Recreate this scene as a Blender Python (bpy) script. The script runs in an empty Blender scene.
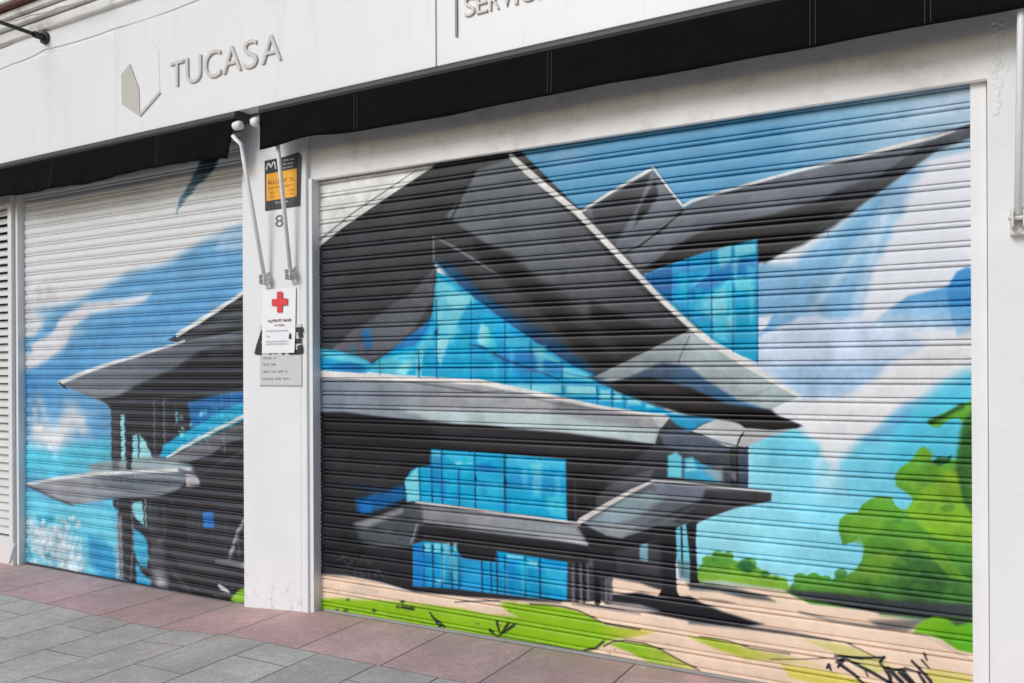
import bpy, bmesh, math, random
import numpy as np
from mathutils import Vector, Matrix

random.seed(7)
rng = np.random.default_rng(11)
sc = bpy.context.scene
COL = sc.collection

# ---------------------------------------------------------------- camera model
FPX = 824.0
YAW = math.atan(FPX / 1467.0)
ROLL = 0.005
PY = 368.7
CAM = (0.0, -3.95, 1.55)
FWD = (-math.sin(YAW), math.cos(YAW), 0.0)
RGT = (math.cos(YAW), math.sin(YAW), -ROLL)
UPV = (ROLL * math.cos(YAW), ROLL * math.sin(YAW), 1.0)


def at(px, py, y=0.0):
    """photo pixel -> point on the vertical plane at depth y"""
    a = (px - 512) / FPX
    b = (PY - py) / FPX
    d = [FWD[i] + RGT[i] * a + UPV[i] * b for i in range(3)]
    t = (y - CAM[1]) / d[1]
    return Vector([CAM[i] + d[i] * t for i in range(3)])


def xz(px, py, y=0.0):
    p = at(px, py, y)
    return (p.x, p.z)


# ---------------------------------------------------------------- materials
def lin(c):
    def f(v):
        v = v / 255.0
        return v / 12.92 if v <= 0.04045 else ((v + 0.055) / 1.055) ** 2.4
    return tuple(f(v) for v in c)


def mat(name, rgb, rough=0.6, var=0.05, scale=6.0, bump=0.0, bscale=60.0, metal=0.0, spec=0.5,
        stain=None, stain_amt=0.5, stain_scale=3.0, stain_low=0.55, stain_h=None):
    m = bpy.data.materials.new(name)
    m.use_nodes = True
    nt = m.node_tree
    N = nt.nodes
    L = nt.links
    b = N['Principled BSDF']
    b.inputs['Roughness'].default_value = rough
    b.inputs['Metallic'].default_value = metal
    b.inputs['Specular IOR Level'].default_value = spec
    geo = N.new('ShaderNodeNewGeometry')
    base = lin(rgb) if max(rgb) > 1 else rgb
    no = N.new('ShaderNodeTexNoise')
    no.inputs['Scale'].default_value = scale
    no.inputs['Detail'].default_value = 6
    no.inputs['Roughness'].default_value = 0.65
    L.new(geo.outputs['Position'], no.inputs['Vector'])
    mr = N.new('ShaderNodeMapRange')
    mr.inputs['From Min'].default_value = 0.3
    mr.inputs['From Max'].default_value = 0.7
    mr.inputs['To Min'].default_value = 1 - var
    mr.inputs['To Max'].default_value = 1 + var
    L.new(no.outputs['Fac'], mr.inputs['Value'])
    vm = N.new('ShaderNodeVectorMath')
    vm.operation = 'SCALE'
    vm.inputs[0].default_value = base
    L.new(mr.outputs['Result'], vm.inputs['Scale'])
    out = vm.outputs['Vector']
    if stain is not None:
        n2 = N.new('ShaderNodeTexNoise')
        n2.inputs['Scale'].default_value = stain_scale
        n2.inputs['Detail'].default_value = 8
        n2.inputs['Roughness'].default_value = 0.75
        L.new(geo.outputs['Position'], n2.inputs['Vector'])
        r2 = N.new('ShaderNodeMapRange')
        r2.inputs['From Min'].default_value = stain_low
        r2.inputs['From Max'].default_value = stain_low + 0.15
        r2.inputs['To Min'].default_value = 0
        r2.inputs['To Max'].default_value = stain_amt
        L.new(n2.outputs['Fac'], r2.inputs['Value'])
        fac = r2.outputs['Result']
        if stain_h is not None:      # splash dirt and chipped paint along the foot of the wall
            sx = N.new('ShaderNodeSeparateXYZ')
            L.new(geo.outputs['Position'], sx.inputs['Vector'])
            r3 = N.new('ShaderNodeMapRange')
            r3.inputs['From Min'].default_value = stain_h
            r3.inputs['From Max'].default_value = 0.0
            L.new(sx.outputs['Z'], r3.inputs['Value'])
            mu = N.new('ShaderNodeMath')
            mu.operation = 'MULTIPLY'
            L.new(fac, mu.inputs[0])
            L.new(r3.outputs['Result'], mu.inputs[1])
            fac = mu.outputs['Value']
        mx = N.new('ShaderNodeMix')
        mx.data_type = 'RGBA'
        mx.inputs['B'].default_value = (*lin(stain), 1)
        L.new(fac, mx.inputs['Factor'])
        L.new(out, mx.inputs['A'])
        out = mx.outputs['Result']
    L.new(out, b.inputs['Base Color'])
    if bump:
        n3 = N.new('ShaderNodeTexNoise')
        n3.inputs['Scale'].default_value = bscale
        n3.inputs['Detail'].default_value = 5
        L.new(geo.outputs['Position'], n3.inputs['Vector'])
        bp = N.new('ShaderNodeBump')
        bp.inputs['Strength'].default_value = bump
        bp.inputs['Distance'].default_value = 0.01
        L.new(n3.outputs['Fac'], bp.inputs['Height'])
        L.new(bp.outputs['Normal'], b.inputs['Normal'])
    return m


WHITE = (0.80, 0.80, 0.805)
M = {}
M['wall'] = mat('wall_paint', WHITE, 0.7, 0.05, 1.6, 0.25, 45, stain=(150, 136, 116), stain_amt=0.8,
                stain_scale=13, stain_low=0.54, stain_h=0.26)
M['lintel'] = mat('lintel_paint', (0.80, 0.795, 0.79), 0.5, 0.05, 3.0, 0.06, 30, stain=(168, 156, 146), stain_amt=0.4, stain_scale=4, stain_low=0.5)
M['frame'] = mat('frame_paint', (0.80, 0.80, 0.80), 0.45, 0.04, 4.0, 0.05, 50, stain=(150, 140, 125),
                 stain_amt=0.6, stain_scale=14, stain_low=0.52, stain_h=0.3)
M['sign'] = mat('sign_panel_white', (0.83, 0.83, 0.83), 0.4, 0.015, 1.5, stain=(196, 192, 182), stain_amt=0.22, stain_scale=7, stain_low=0.53)
for n_ in list(M['sign'].node_tree.nodes):      # stretch the stain into vertical runs of dirty rain
    if n_.type == 'TEX_NOISE' and abs(n_.inputs['Scale'].default_value - 7) < 1e-3:
        nt_ = M['sign'].node_tree
        mp_ = nt_.nodes.new('ShaderNodeMapping')
        mp_.inputs['Scale'].default_value = (1.3, 1.0, 0.09)
        g_ = nt_.nodes.new('ShaderNodeNewGeometry')
        nt_.links.new(g_.outputs['Position'], mp_.inputs['Vector'])
        nt_.links.new(mp_.outputs['Vector'], n_.inputs['Vector'])
M['seam'] = mat('panel_joint_grey', (150, 150, 150), 0.6)
M['letter'] = mat('brushed_letter_beige', (210, 205, 199), 0.4, 0.05, 20, metal=0.0)
M['logo'] = mat('logo_beige', (196, 190, 182), 0.45, 0.03, 20)
M['valance'] = mat('awning_black_cloth', (17, 17, 18), 0.9, 0.25, 9, 0.3, 220, spec=0.08)
M['thread'] = mat('awning_hem_thread', (44, 46, 52), 0.8)
M['cassette'] = mat('awning_rail_grey', (62, 62, 59), 0.55, 0.15, 12)
M['arm'] = mat('awning_arm_white', (0.90, 0.90, 0.89), 0.4, 0.03, 12, stain=(150, 135, 115), stain_amt=0.5,
               stain_scale=25, stain_low=0.62)
M['bracket'] = mat('bracket_painted', (224, 222, 218), 0.5, 0.1, 60, stain=(96, 84, 68), stain_amt=0.9,
                   stain_scale=40, stain_low=0.52)
M['dark'] = mat('dark_metal', (38, 40, 42), 0.5, 0.1, 20)
M['black'] = mat('black_print', (40, 41, 43), 0.55, 0.05, 20)
M['paper'] = mat('paper_white', (0.88, 0.88, 0.90), 0.7, 0.02, 8)
M['red'] = mat('cross_red', (226, 62, 68), 0.6, 0.03, 20)
M['ink'] = mat('print_grey', (150, 150, 160), 0.7)
M['ink_red'] = mat('print_maroon', (120, 60, 90), 0.7)
M['yellow'] = mat('print_yellow', (246, 178, 44), 0.5, 0.04, 15)
M['charcoal'] = mat('print_charcoal', (58, 58, 60), 0.5, 0.08, 20)
M['plaque'] = mat('plaque_grey', (206, 206, 206), 0.45, 0.03, 20)
M['plaque_ink'] = mat('plaque_ink', (150, 150, 152), 0.6)
M['eight'] = mat('number_grey', (120, 120, 122), 0.6)
M['louvre'] = mat('louvre_white', (0.76, 0.755, 0.74), 0.5, 0.06, 6)
M['cable'] = mat('cable_pale', (204, 202, 198), 0.6, 0.1, 20)
M['stone'] = mat('balcony_stone', (0.78, 0.77, 0.75), 0.8, 0.12, 5, 0.3, 40, stain=(110, 100, 90), stain_amt=0.5)
M['rust'] = mat('balcony_soffit_red', (112, 70, 62), 0.8, 0.2, 8)
M['ground'] = mat('asphalt', (0.05, 0.05, 0.052), 0.9, 0.2, 30, 0.5, 200)
M['grout'] = mat('grout', (0.20, 0.145, 0.125), 0.95, 0.2, 30, 0.3, 150)
M['cement'] = mat('cement_strip', (0.40, 0.34, 0.32), 0.9, 0.16, 9, 0.5, 90, stain=(110, 98, 90), stain_amt=0.7,
                  stain_scale=7, stain_low=0.5)
M['kerb'] = mat('kerb_stone', (0.34, 0.33, 0.32), 0.85, 0.12, 10, 0.3, 80)
M['inside'] = mat('dark_interior', (30, 30, 30), 0.9)
M['wood'] = mat('white_stick', (0.72, 0.71, 0.68), 0.6, 0.08, 20)


def tile_mat():
    m = bpy.data.materials.new('paving_slabs')
    m.use_nodes = True
    nt = m.node_tree
    N = nt.nodes
    L = nt.links
    b = N['Principled BSDF']
    b.inputs['Roughness'].default_value = 0.82
    b.inputs['Specular IOR Level'].default_value = 0.35
    a = N.new('ShaderNodeAttribute')
    a.attribute_name = 'tone'
    geo = N.new('ShaderNodeNewGeometry')

    def noise(s, d, r=0.6):
        n = N.new('ShaderNodeTexNoise')
        n.inputs['Scale'].default_value = s
        n.inputs['Detail'].default_value = d
        n.inputs['Roughness'].default_value = r
        L.new(geo.outputs['Position'], n.inputs['Vector'])
        return n.outputs['Fac']

    def rangemap(v, f0, f1, t0, t1):
        r = N.new('ShaderNodeMapRange')
        for k, x in zip(('From Min', 'From Max', 'To Min', 'To Max'), (f0, f1, t0, t1)):
            r.inputs[k].default_value = x
        L.new(v, r.inputs['Value'])
        return r.outputs['Result']

    def mulc(c, v):
        x = N.new('ShaderNodeVectorMath')
        x.operation = 'SCALE'
        L.new(c, x.inputs[0])
        L.new(v, x.inputs['Scale'])
        return x.outputs['Vector']

    def mixc(c, f, col):
        x = N.new('ShaderNodeMix')
        x.data_type = 'RGBA'
        L.new(f, x.inputs['Factor'])
        L.new(c, x.inputs['A'])
        x.inputs['B'].default_value = (*col, 1)
        return x.outputs['Result']
    c = a.outputs['Color']
    c = mulc(c, rangemap(noise(3.0, 6), 0.3, 0.7, 0.86, 1.14))
    c = mulc(c, rangemap(noise(22, 5, 0.7), 0.3, 0.7, 0.86, 1.14))
    c = mulc(c, rangemap(noise(95, 3, 0.8), 0.34, 0.66, 0.78, 1.22))
    # reddish dust tracked over the slabs, grey scuffs and small dark spots
    c = mixc(c, rangemap(noise(4.5, 8, 0.75), 0.50, 0.70, 0, 0.5), (0.46, 0.39, 0.35))
    # tan grit swept up against the foot of the wall
    sp = N.new('ShaderNodeSeparateXYZ')
    L.new(geo.outputs['Position'], sp.inputs['Vector'])
    mm = N.new('ShaderNodeMath')
    mm.operation = 'MULTIPLY'
    L.new(rangemap(sp.outputs['Y'], -0.30, 0.02, 0, 1), mm.inputs[0])
    L.new(rangemap(noise(7, 7, 0.7), 0.40, 0.60, 0.05, 0.75), mm.inputs[1])
    c = mixc(c, mm.outputs['Value'], (0.47, 0.385, 0.32))
    c = mixc(c, rangemap(noise(34, 4, 0.6), 0.68, 0.76, 0, 0.5), (0.12, 0.11, 0.11))
    L.new(c, b.inputs['Base Color'])
    bp = N.new('ShaderNodeBump')
    bp.inputs['Strength'].default_value = 0.35
    bp.inputs['Distance'].default_value = 0.004
    L.new(noise(180, 4), bp.inputs['Height'])
    L.new(bp.outputs['Normal'], b.inputs['Normal'])
    return m


M['tile'] = tile_mat()


def paint_mat(name, rough, spec):
    m = bpy.data.materials.new(name)
    m.use_nodes = True
    nt = m.node_tree
    N = nt.nodes
    L = nt.links
    b = N['Principled BSDF']
    a = N.new('ShaderNodeAttribute')
    a.attribute_name = 'paint'
    geo = N.new('ShaderNodeNewGeometry')
    n = N.new('ShaderNodeTexNoise')
    n.inputs['Scale'].default_value = 22
    n.inputs['Detail'].default_value = 6
    L.new(geo.outputs['Position'], n.inputs['Vector'])
    r = N.new('ShaderNodeMapRange')
    r.inputs['To Min'].default_value = 0.9
    r.inputs['To Max'].default_value = 1.1
    L.new(n.outputs['Fac'], r.inputs['Value'])
    v = N.new('ShaderNodeVectorMath')
    v.operation = 'SCALE'
    L.new(a.outputs['Color'], v.inputs[0])
    L.new(r.outputs['Result'], v.inputs['Scale'])
    L.new(v.outputs['Vector'], b.inputs['Base Color'])
    b.inputs['Roughness'].default_value = rough
    b.inputs['Specular IOR Level'].default_value = spec
    return m


M['mural'] = paint_mat('spray_paint_on_slats', 0.36, 0.26)
M['mural_gloss'] = paint_mat('glossy_spray_paint_on_slats', 0.3, 0.75)


# ---------------------------------------------------------------- mesh helpers
def link(o, parent=None):
    COL.objects.link(o)
    if parent is not None:
        o.parent = parent
        o.matrix_parent_inverse = parent.matrix_world.inverted()
    return o


def thing(name, label, cat, loc=(0, 0, 0), group=None):
    o = bpy.data.objects.new(name, None)
    o.empty_display_size = 0.2
    o.location = loc
    COL.objects.link(o)
    o['label'] = label
    o['category'] = cat
    if group:
        o['group'] = group
    return o


def tag(o, label=None, cat=None, group=None, kind=None):
    for k, v in (('label', label), ('category', cat), ('group', group), ('kind', kind)):
        if v:
            o[k] = v
    return o


def put(name, bm, m, parent=None, smooth=False, origin=None):
    """link a bmesh (in world coordinates) as one object"""
    if parent is not None:
        base = parent
        off = Vector((0, 0, 0))
        while base is not None:
            off += base.location
            base = base.parent
        bmesh.ops.translate(bm, verts=bm.verts, vec=-off)
        loc = (0, 0, 0)
    elif origin is not None:
        bmesh.ops.translate(bm, verts=bm.verts, vec=-Vector(origin))
        loc = origin
    else:
        loc = (0, 0, 0)
    bmesh.ops.recalc_face_normals(bm, faces=bm.faces)
    me = bpy.data.meshes.new(name)
    bm.to_mesh(me)
    bm.free()
    me.materials.append(m)
    if smooth:
        for p in me.polygons:
            p.use_smooth = True
    o = bpy.data.objects.new(name, me)
    o.location = loc
    COL.objects.link(o)
    if parent is not None:
        o.parent = parent
    return o


def box(bm, x0, x1, y0, y1, z0, z1, bev=0.0, seg=2):
    b2 = bmesh.new()
    vs = [b2.verts.new((x, y, z)) for x in (x0, x1) for y in (y0, y1) for z in (z0, z1)]
    for f in ((0, 1, 3, 2), (4, 6, 7, 5), (0, 4, 5, 1), (2, 3, 7, 6), (0, 2, 6, 4), (1, 5, 7, 3)):
        b2.faces.new([vs[i] for i in f])
    if bev:
        bmesh.ops.bevel(b2, geom=list(b2.edges), offset=bev, segments=seg, affect='EDGES', profile=0.5)
    bmesh.ops.recalc_face_normals(b2, faces=b2.faces)
    me = bpy.data.meshes.new('tmp')
    b2.to_mesh(me)
    b2.free()
    bm.from_mesh(me)
    bpy.data.meshes.remove(me)
    return bm


def tube(bm, pts, r, n=10, cap=True):
    pts = [Vector(p) for p in pts]
    rs = r if isinstance(r, (list, tuple)) else [r] * len(pts)
    rings = []
    for i, p in enumerate(pts):
        t = (pts[min(i + 1, len(pts) - 1)] - pts[max(i - 1, 0)]).normalized()
        up = Vector((0, 0, 1)) if abs(t.z) < 0.9 else Vector((0, 1, 0))
        u = t.cross(up).normalized()
        v = t.cross(u).normalized()
        rings.append([bm.verts.new(p + rs[i] * (math.cos(2 * math.pi * k / n) * u + math.sin(2 * math.pi * k / n) * v)) for k in range(n)])
    for a, b in zip(rings, rings[1:]):
        for k in range(n):
            bm.faces.new((a[k], a[(k + 1) % n], b[(k + 1) % n], b[k]))
    if cap:
        bm.faces.new(rings[0])
        bm.faces.new(list(reversed(rings[-1])))
    return bm


def prism(bm, poly, y0, y1):
    """polygon in (x, z) extruded from y0 (front) to y1"""
    a = [bm.verts.new((x, y0, z)) for x, z in poly]
    b = [bm.verts.new((x, y1, z)) for x, z in poly]
    bm.faces.new(a)
    bm.faces.new(list(reversed(b)))
    n = len(poly)
    for k in range(n):
        bm.faces.new((a[k], b[k], b[(k + 1) % n], a[(k + 1) % n]))
    return bm


def glyph_bm(ch, x0, x1, z0, z1, y0, y1):
    """one character of the built-in font as a solid, fitted to a box on the wall"""
    cu = bpy.data.curves.new('glyph', 'FONT')
    cu.body = ch
    cu.extrude = 0.05
    cu.bevel_depth = 0.0
    cu.offset = -0.003 if ch.isalpha() else 0.0
    cu.resolution_u = 6
    ob = bpy.data.objects.new('glyph', cu)
    COL.objects.link(ob)
    dg = bpy.context.evaluated_depsgraph_get()
    me = bpy.data.meshes.new_from_object(ob.evaluated_get(dg))
    bpy.data.objects.remove(ob)
    bpy.data.curves.remove(cu)
    co = np.array([v.co[:] for v in me.vertices])
    lo = co.min(0)
    hi = co.max(0)
    for v in me.vertices:
        u = (v.co.x - lo[0]) / (hi[0] - lo[0])
        w = (v.co.y - lo[1]) / (hi[1] - lo[1])
        d = (v.co.z - lo[2]) / max(1e-6, hi[2] - lo[2])
        v.co = (x0 + (x1 - x0) * u, y1 + (y0 - y1) * d, z0 + (z1 - z0) * w)
    bm = bmesh.new()
    bm.from_mesh(me)
    bpy.data.meshes.remove(me)
    return bm


def gz(x):
    """the pavement climbs gently to the right, with a short ramp past the pillar"""
    t = min(1.0, max(0.0, (x + 4.65) / 1.05))
    return -0.06 + 0.06 * t * t * (3 - 2 * t) - 0.004 * max(0, -4.65 - x) * 0.8 + 0.0115 * min(6, max(0.0, x + 3.6))


S = 0.09            # depth of the shutter curtains behind the wall face


# ---------------------------------------------------------------- the painter
def vnoise(h, w, cell, seed):
    r = np.random.default_rng(seed)
    gh, gw = int(h / cell) + 3, int(w / cell) + 3
    g = r.random((gh, gw))
    yy = np.arange(h) / cell
    xx = np.arange(w) / cell
    y0 = yy.astype(int)
    x0 = xx.astype(int)
    fy = (yy - y0)[:, None]
    fx = (xx - x0)[None, :]
    fy = fy * fy * (3 - 2 * fy)
    fx = fx * fx * (3 - 2 * fx)
    a = g[y0][:, x0]
    b = g[y0][:, x0 + 1]
    c = g[y0 + 1][:, x0]
    d = g[y0 + 1][:, x0 + 1]
    return (a * (1 - fx) + b * fx) * (1 - fy) + (c * (1 - fx) + d * fx) * fy


class Mural:
    """a sheet of paint measured in metres on the shutter's own plane"""
    def __init__(s, x0, x1, z0, z1, res, base):
        s.x0, s.z0, s.res = x0, z0, res
        s.w = int(round((x1 - x0) / res)) + 1
        s.h = int(round((z1 - z0) / res)) + 1
        s.img = np.empty((s.h, s.w, 3), np.float32)
        s.img[:] = np.array(base) / 255.0
        s.n1 = vnoise(s.h, s.w, 60, 1)
        s.n2 = vnoise(s.h, s.w, 18, 2)
        s.n3 = vnoise(s.h, s.w, 5, 3)
        s.mot = (0.5 * s.n1 + 0.3 * s.n2 + 0.2 * s.n3) - 0.5

    def c(s, p):
        x, z = xz(p[0], p[1], S)
        return ((x - s.x0) / s.res, (z - s.z0) / s.res)

    def scale(s, p):
        a = s.c(p)
        b = s.c((p[0] + 1, p[1]))
        return abs(b[0] - a[0])

    def win(s, P, pad):
        P = np.array(P)
        x0 = max(0, int(P[:, 0].min() - pad))
        x1 = min(s.w, int(P[:, 0].max() + pad) + 2)
        y0 = max(0, int(P[:, 1].min() - pad))
        y1 = min(s.h, int(P[:, 1].max() + pad) + 2)
        if x1 <= x0 or y1 <= y0:
            return None
        return x0, x1, y0, y1

    def blend(s, w, al, col):
        x0, x1, y0, y1 = w
        im = s.img[y0:y1, x0:x1]
        al = np.clip(al, 0, 1)[..., None]
        im[:] = im * (1 - al) + al * col

    def color(s, w, col, g, mot):
        x0, x1, y0, y1 = w
        c0 = np.array(col, float) / 255.0
        if g is not None:
            (pa, pb, col2) = g
            a = np.array(s.c(pa))
            b = np.array(s.c(pb))
            d = b - a
            Y, X = np.mgrid[y0:y1, x0:x1]
            t = ((X - a[0]) * d[0] + (Y - a[1]) * d[1]) / (d @ d)
            t = np.clip(t + 0.25 * s.mot[y0:y1, x0:x1], 0, 1)[..., None]
            c = c0 * (1 - t) + t * np.array(col2, float) / 255.0
        else:
            c = np.broadcast_to(c0, (y1 - y0, x1 - x0, 3))
        return np.clip(c * (1 + mot * s.mot[y0:y1, x0:x1][..., None]), 0, 1)

    def poly(s, pts, col, soft=1.0, g=None, mot=0.35, a=1.0, smooth=0):
        """filled outline; soft = width of the sprayed edge, in photo pixels"""
        pts = [tuple(p) for p in pts]
        for _ in range(smooth):
            q = []
            for k in range(len(pts)):
                p0, p1 = pts[k], pts[(k + 1) % len(pts)]
                q.append((p0[0] * .75 + p1[0] * .25, p0[1] * .75 + p1[1] * .25))
                q.append((p0[0] * .25 + p1[0] * .75, p0[1] * .25 + p1[1] * .75))
            pts = q
        P = [s.c(p) for p in pts]
        sw = max(1.0, soft * s.scale(pts[0]))
        w = s.win(P, sw)
        if w is None:
            return
        x0, x1, y0, y1 = w
        Y, X = np.mgrid[y0:y1, x0:x1].astype(np.float32)
        if soft > 3:
            X = X + sw * 0.5 * (s.n2[y0:y1, x0:x1] - .5)
            Y = Y + sw * 0.5 * (s.n1[y0:y1, x0:x1] - .5)
        d2 = np.full(X.shape, 1e9, np.float32)
        ins = np.zeros(X.shape, bool)
        n = len(P)
        for k in range(n):
            ax, ay = P[k]
            bx, by = P[(k + 1) % n]
            dx, dy = bx - ax, by - ay
            L2 = dx * dx + dy * dy
            if L2 < 1e-9:
                continue
            t = np.clip(((X - ax) * dx + (Y - ay) * dy) / L2, 0, 1)
            d2 = np.minimum(d2, (X - ax - t * dx) ** 2 + (Y - ay - t * dy) ** 2)
            if abs(dy) > 1e-9:
                ins ^= ((ay > Y) != (by > Y)) & (X < ax + dx * (Y - ay) / dy)
        sd = np.where(ins, np.sqrt(d2), -np.sqrt(d2))
        al = np.clip(0.5 + sd / sw, 0, 1)
        if soft > 3:
            al = al * al * (3 - 2 * al)
        s.blend(w, al * a, s.color(w, col, g, mot))

    def line(s, pts, wd, col, soft=0.8, a=1.0, g=None, mot=0.3):
        """brush or spray line; wd = width in photo pixels (a number, or one per point)"""
        P = [s.c(p) for p in pts]
        k0 = s.scale(pts[0])
        W = [v * s.scale(p) / 2 for v, p in zip(wd if isinstance(wd, (list, tuple)) else [wd] * len(pts), pts)]
        sw = max(1.0, soft * k0)
        w = s.win(P, max(W) + sw)
        if w is None:
            return
        x0, x1, y0, y1 = w
        Y, X = np.mgrid[y0:y1, x0:x1].astype(np.float32)
        al = np.zeros(X.shape, np.float32)
        for k in range(len(P) - 1):
            ax, ay = P[k]
            bx, by = P[k + 1]
            dx, dy = bx - ax, by - ay
            L2 = max(1e-9, dx * dx + dy * dy)
            t = np.clip(((X - ax) * dx + (Y - ay) * dy) / L2, 0, 1)
            d = np.sqrt((X - ax - t * dx) ** 2 + (Y - ay - t * dy) ** 2)
            r = W[k] * (1 - t) + W[k + 1] * t
            al = np.maximum(al, np.clip(0.5 + (r - d) / sw, 0, 1))
        s.blend(w, al * a, s.color(w, col, g, mot))

    def blob(s, p, rx, ry, col, a=1.0, ang=0.0, mot=0.3):
        c = s.c(p)
        k = s.scale(p)
        rx *= k
        ry *= k
        R = max(rx, ry)
        w = s.win([(c[0] - R, c[1] - R), (c[0] + R, c[1] + R)], 2)
        if w is None:
            return
        x0, x1, y0, y1 = w
        Y, X = np.mgrid[y0:y1, x0:x1].astype(np.float32)
        X = X - c[0] + (s.n2[y0:y1, x0:x1] - .5) * R * .5
        Y = Y - c[1] + (s.n1[y0:y1, x0:x1] - .5) * R * .5
        ca, sa = math.cos(math.radians(ang)), math.sin(math.radians(ang))
        u = (X * ca + Y * sa) / rx
        v = (-X * sa + Y * ca) / ry
        d = np.sqrt(u * u + v * v)
        al = np.clip(1 - d, 0, 1)
        al = al * al * (3 - 2 * al)
        s.blend(w, al * a, s.color(w, col, None, mot))

    def speck(s, n, box_, col, r=(0.5, 1.5), seed=0):
        q = random.Random(seed)
        for _ in range(n):
            p = (q.uniform(box_[0], box_[2]), q.uniform(box_[1], box_[3]))
            rr = q.uniform(*r)
            s.blob(p, rr * 2, rr * 2, col, q.uniform(.4, 1))

    def sample(s, X, Z):
        u = np.clip((X - s.x0) / s.res, 0, s.w - 1.001)
        v = np.clip((Z - s.z0) / s.res, 0, s.h - 1.001)
        i = u.astype(int)
        j = v.astype(int)
        fu = (u - i)[..., None]
        fv = (v - j)[..., None]
        A = s.img
        c = (A[j, i] * (1 - fu) + A[j, i + 1] * fu) * (1 - fv) + (A[j + 1, i] * (1 - fu) + A[j + 1, i + 1] * fu) * fv
        c = np.where(c <= 0.04045, c / 12.92, ((c + 0.055) / 1.055) ** 2.4)
        lum = c.mean(-1, keepdims=True)
        t = np.clip((lum - 0.02) / 0.10, 0, 1)
        sat = (c.max(-1, keepdims=True) - c.min(-1, keepdims=True)) / (c.max(-1, keepdims=True) + 1e-4)
        t2 = np.clip((lum - 0.05) / 0.35, 0, 1)
        g = (1 - t2) * np.clip(1 - 2 * sat, 0, 1)
        cool = np.array([0.88, 1.0, 1.10]) * g + (1 - g)          # blacks are a cold black
        return c * (0.42 + 0.62 * t) * cool


# ---------------------------------------------------------------- mural, wide shutter
MR = Mural(-3.73, 0.02, -0.03, 2.82, 0.003, (226, 229, 236))
m = MR
# --- sky
m.poly([(500, 140), (975, 75), (975, 150), (880, 170), (690, 230), (560, 230)], (84, 156, 198), 3, ((760, 150), (975, 110), (180, 204, 222)), .15)
m.blob((560, 158), 50, 16, (140, 176, 208), .6)
m.blob((940, 108), 50, 20, (190, 208, 228), .7)
m.poly([(310, 250), (310, 170), (440, 155), (420, 175), (320, 250)], (236, 236, 233), 1)
# streaks of blue on white under the wing
m.poly([(905, 165), (928, 160), (905, 205), (884, 245), (868, 290), (850, 330), (815, 318), (798, 322), (770, 348), (754, 350), (754, 262), (775, 266),
        (796, 264), (806, 250), (838, 226), (868, 200)], (150, 193, 220), 13, ((850, 210), (770, 330), (118, 172, 212)), .35)
for pts_, w_, c_, a_ in (([(925, 165), (880, 225), (812, 310)], 7, (196, 216, 234), .6), ([(900, 175), (850, 240), (790, 300)], 4, (104, 164, 208), .6), ([(885, 215), (868, 270), (852, 320)], 8, (206, 220, 236), .6), ([(870, 205), (815, 262)], 5, (176, 206, 230), .6)):
    m.line(pts_, w_, c_, 8, a_)
m.poly([(868, 196), (886, 178), (880, 205), (850, 245), (800, 285), (790, 280), (830, 245)], (112, 172, 212), 9, None, .3, .55)
m.poly([(900, 150), (918, 150), (912, 185), (895, 215), (885, 200)], (150, 192, 224), 10, None, .3, .8)
m.poly([(756, 318), (772, 315), (766, 328), (757, 334)], (226, 230, 240), 3)
m.poly([(756, 338), (802, 318), (840, 330), (835, 345), (790, 380), (757, 360)], (206, 218, 234), 6, None, .25)
m.poly([(750, 346), (800, 322), (850, 316), (905, 332), (930, 344), (892, 372), (840, 395), (806, 404), (752, 366)], (200, 214, 233), 9, None, .3)
m.poly([(772, 368), (800, 366), (850, 362), (890, 362), (868, 380), (835, 395), (802, 396), (790, 384)], (150, 190, 224), 12, None, .4, .7)
m.blob((930, 322), 40, 14, (222, 226, 222), .6)
m.poly([(868, 326), (890, 308), (908, 296), (935, 289), (950, 285), (958, 272), (967, 268), (975, 272), (975, 330), (940, 330), (900, 332)],
       (84, 156, 208), 5, ((930, 295), (925, 336), (216, 226, 236)), .3)
m.poly([(946, 290), (957, 272), (967, 267), (975, 270), (975, 335), (960, 345), (952, 320)], (56, 140, 200), 3, ((966, 300), (966, 345), (196, 220, 238)), .25)
# cyan low sky
m.poly([(750, 432), (790, 424), (822, 436), (836, 470), (850, 452), (880, 428), (905, 408), (935, 386), (975, 368), (975, 600), (690, 600), (684, 520), (745, 490)],
       (100, 198, 224), 14, ((900, 430), (760, 540), (150, 222, 238)), .2)
m.poly([(900, 420), (930, 398), (975, 378), (975, 470), (930, 470), (890, 470)], (74, 190, 218), 16, None, .3, .75)
m.poly([(858, 440), (905, 402), (925, 396), (900, 425), (868, 446)], (90, 160, 206), 9, None, .3, .5)
m.poly([(800, 402), (850, 398), (900, 362), (975, 330), (975, 366), (930, 382), (880, 420), (850, 444), (838, 456), (828, 462), (820, 456), (818, 440), (802, 428)],
       (228, 228, 230), 12, None, .15)
m.blob((836, 462), 22, 52, (214, 226, 234), .75)
m.poly([(764, 438), (800, 432), (810, 460), (770, 470)], (110, 202, 226), 10, None, .3, .8)

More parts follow.
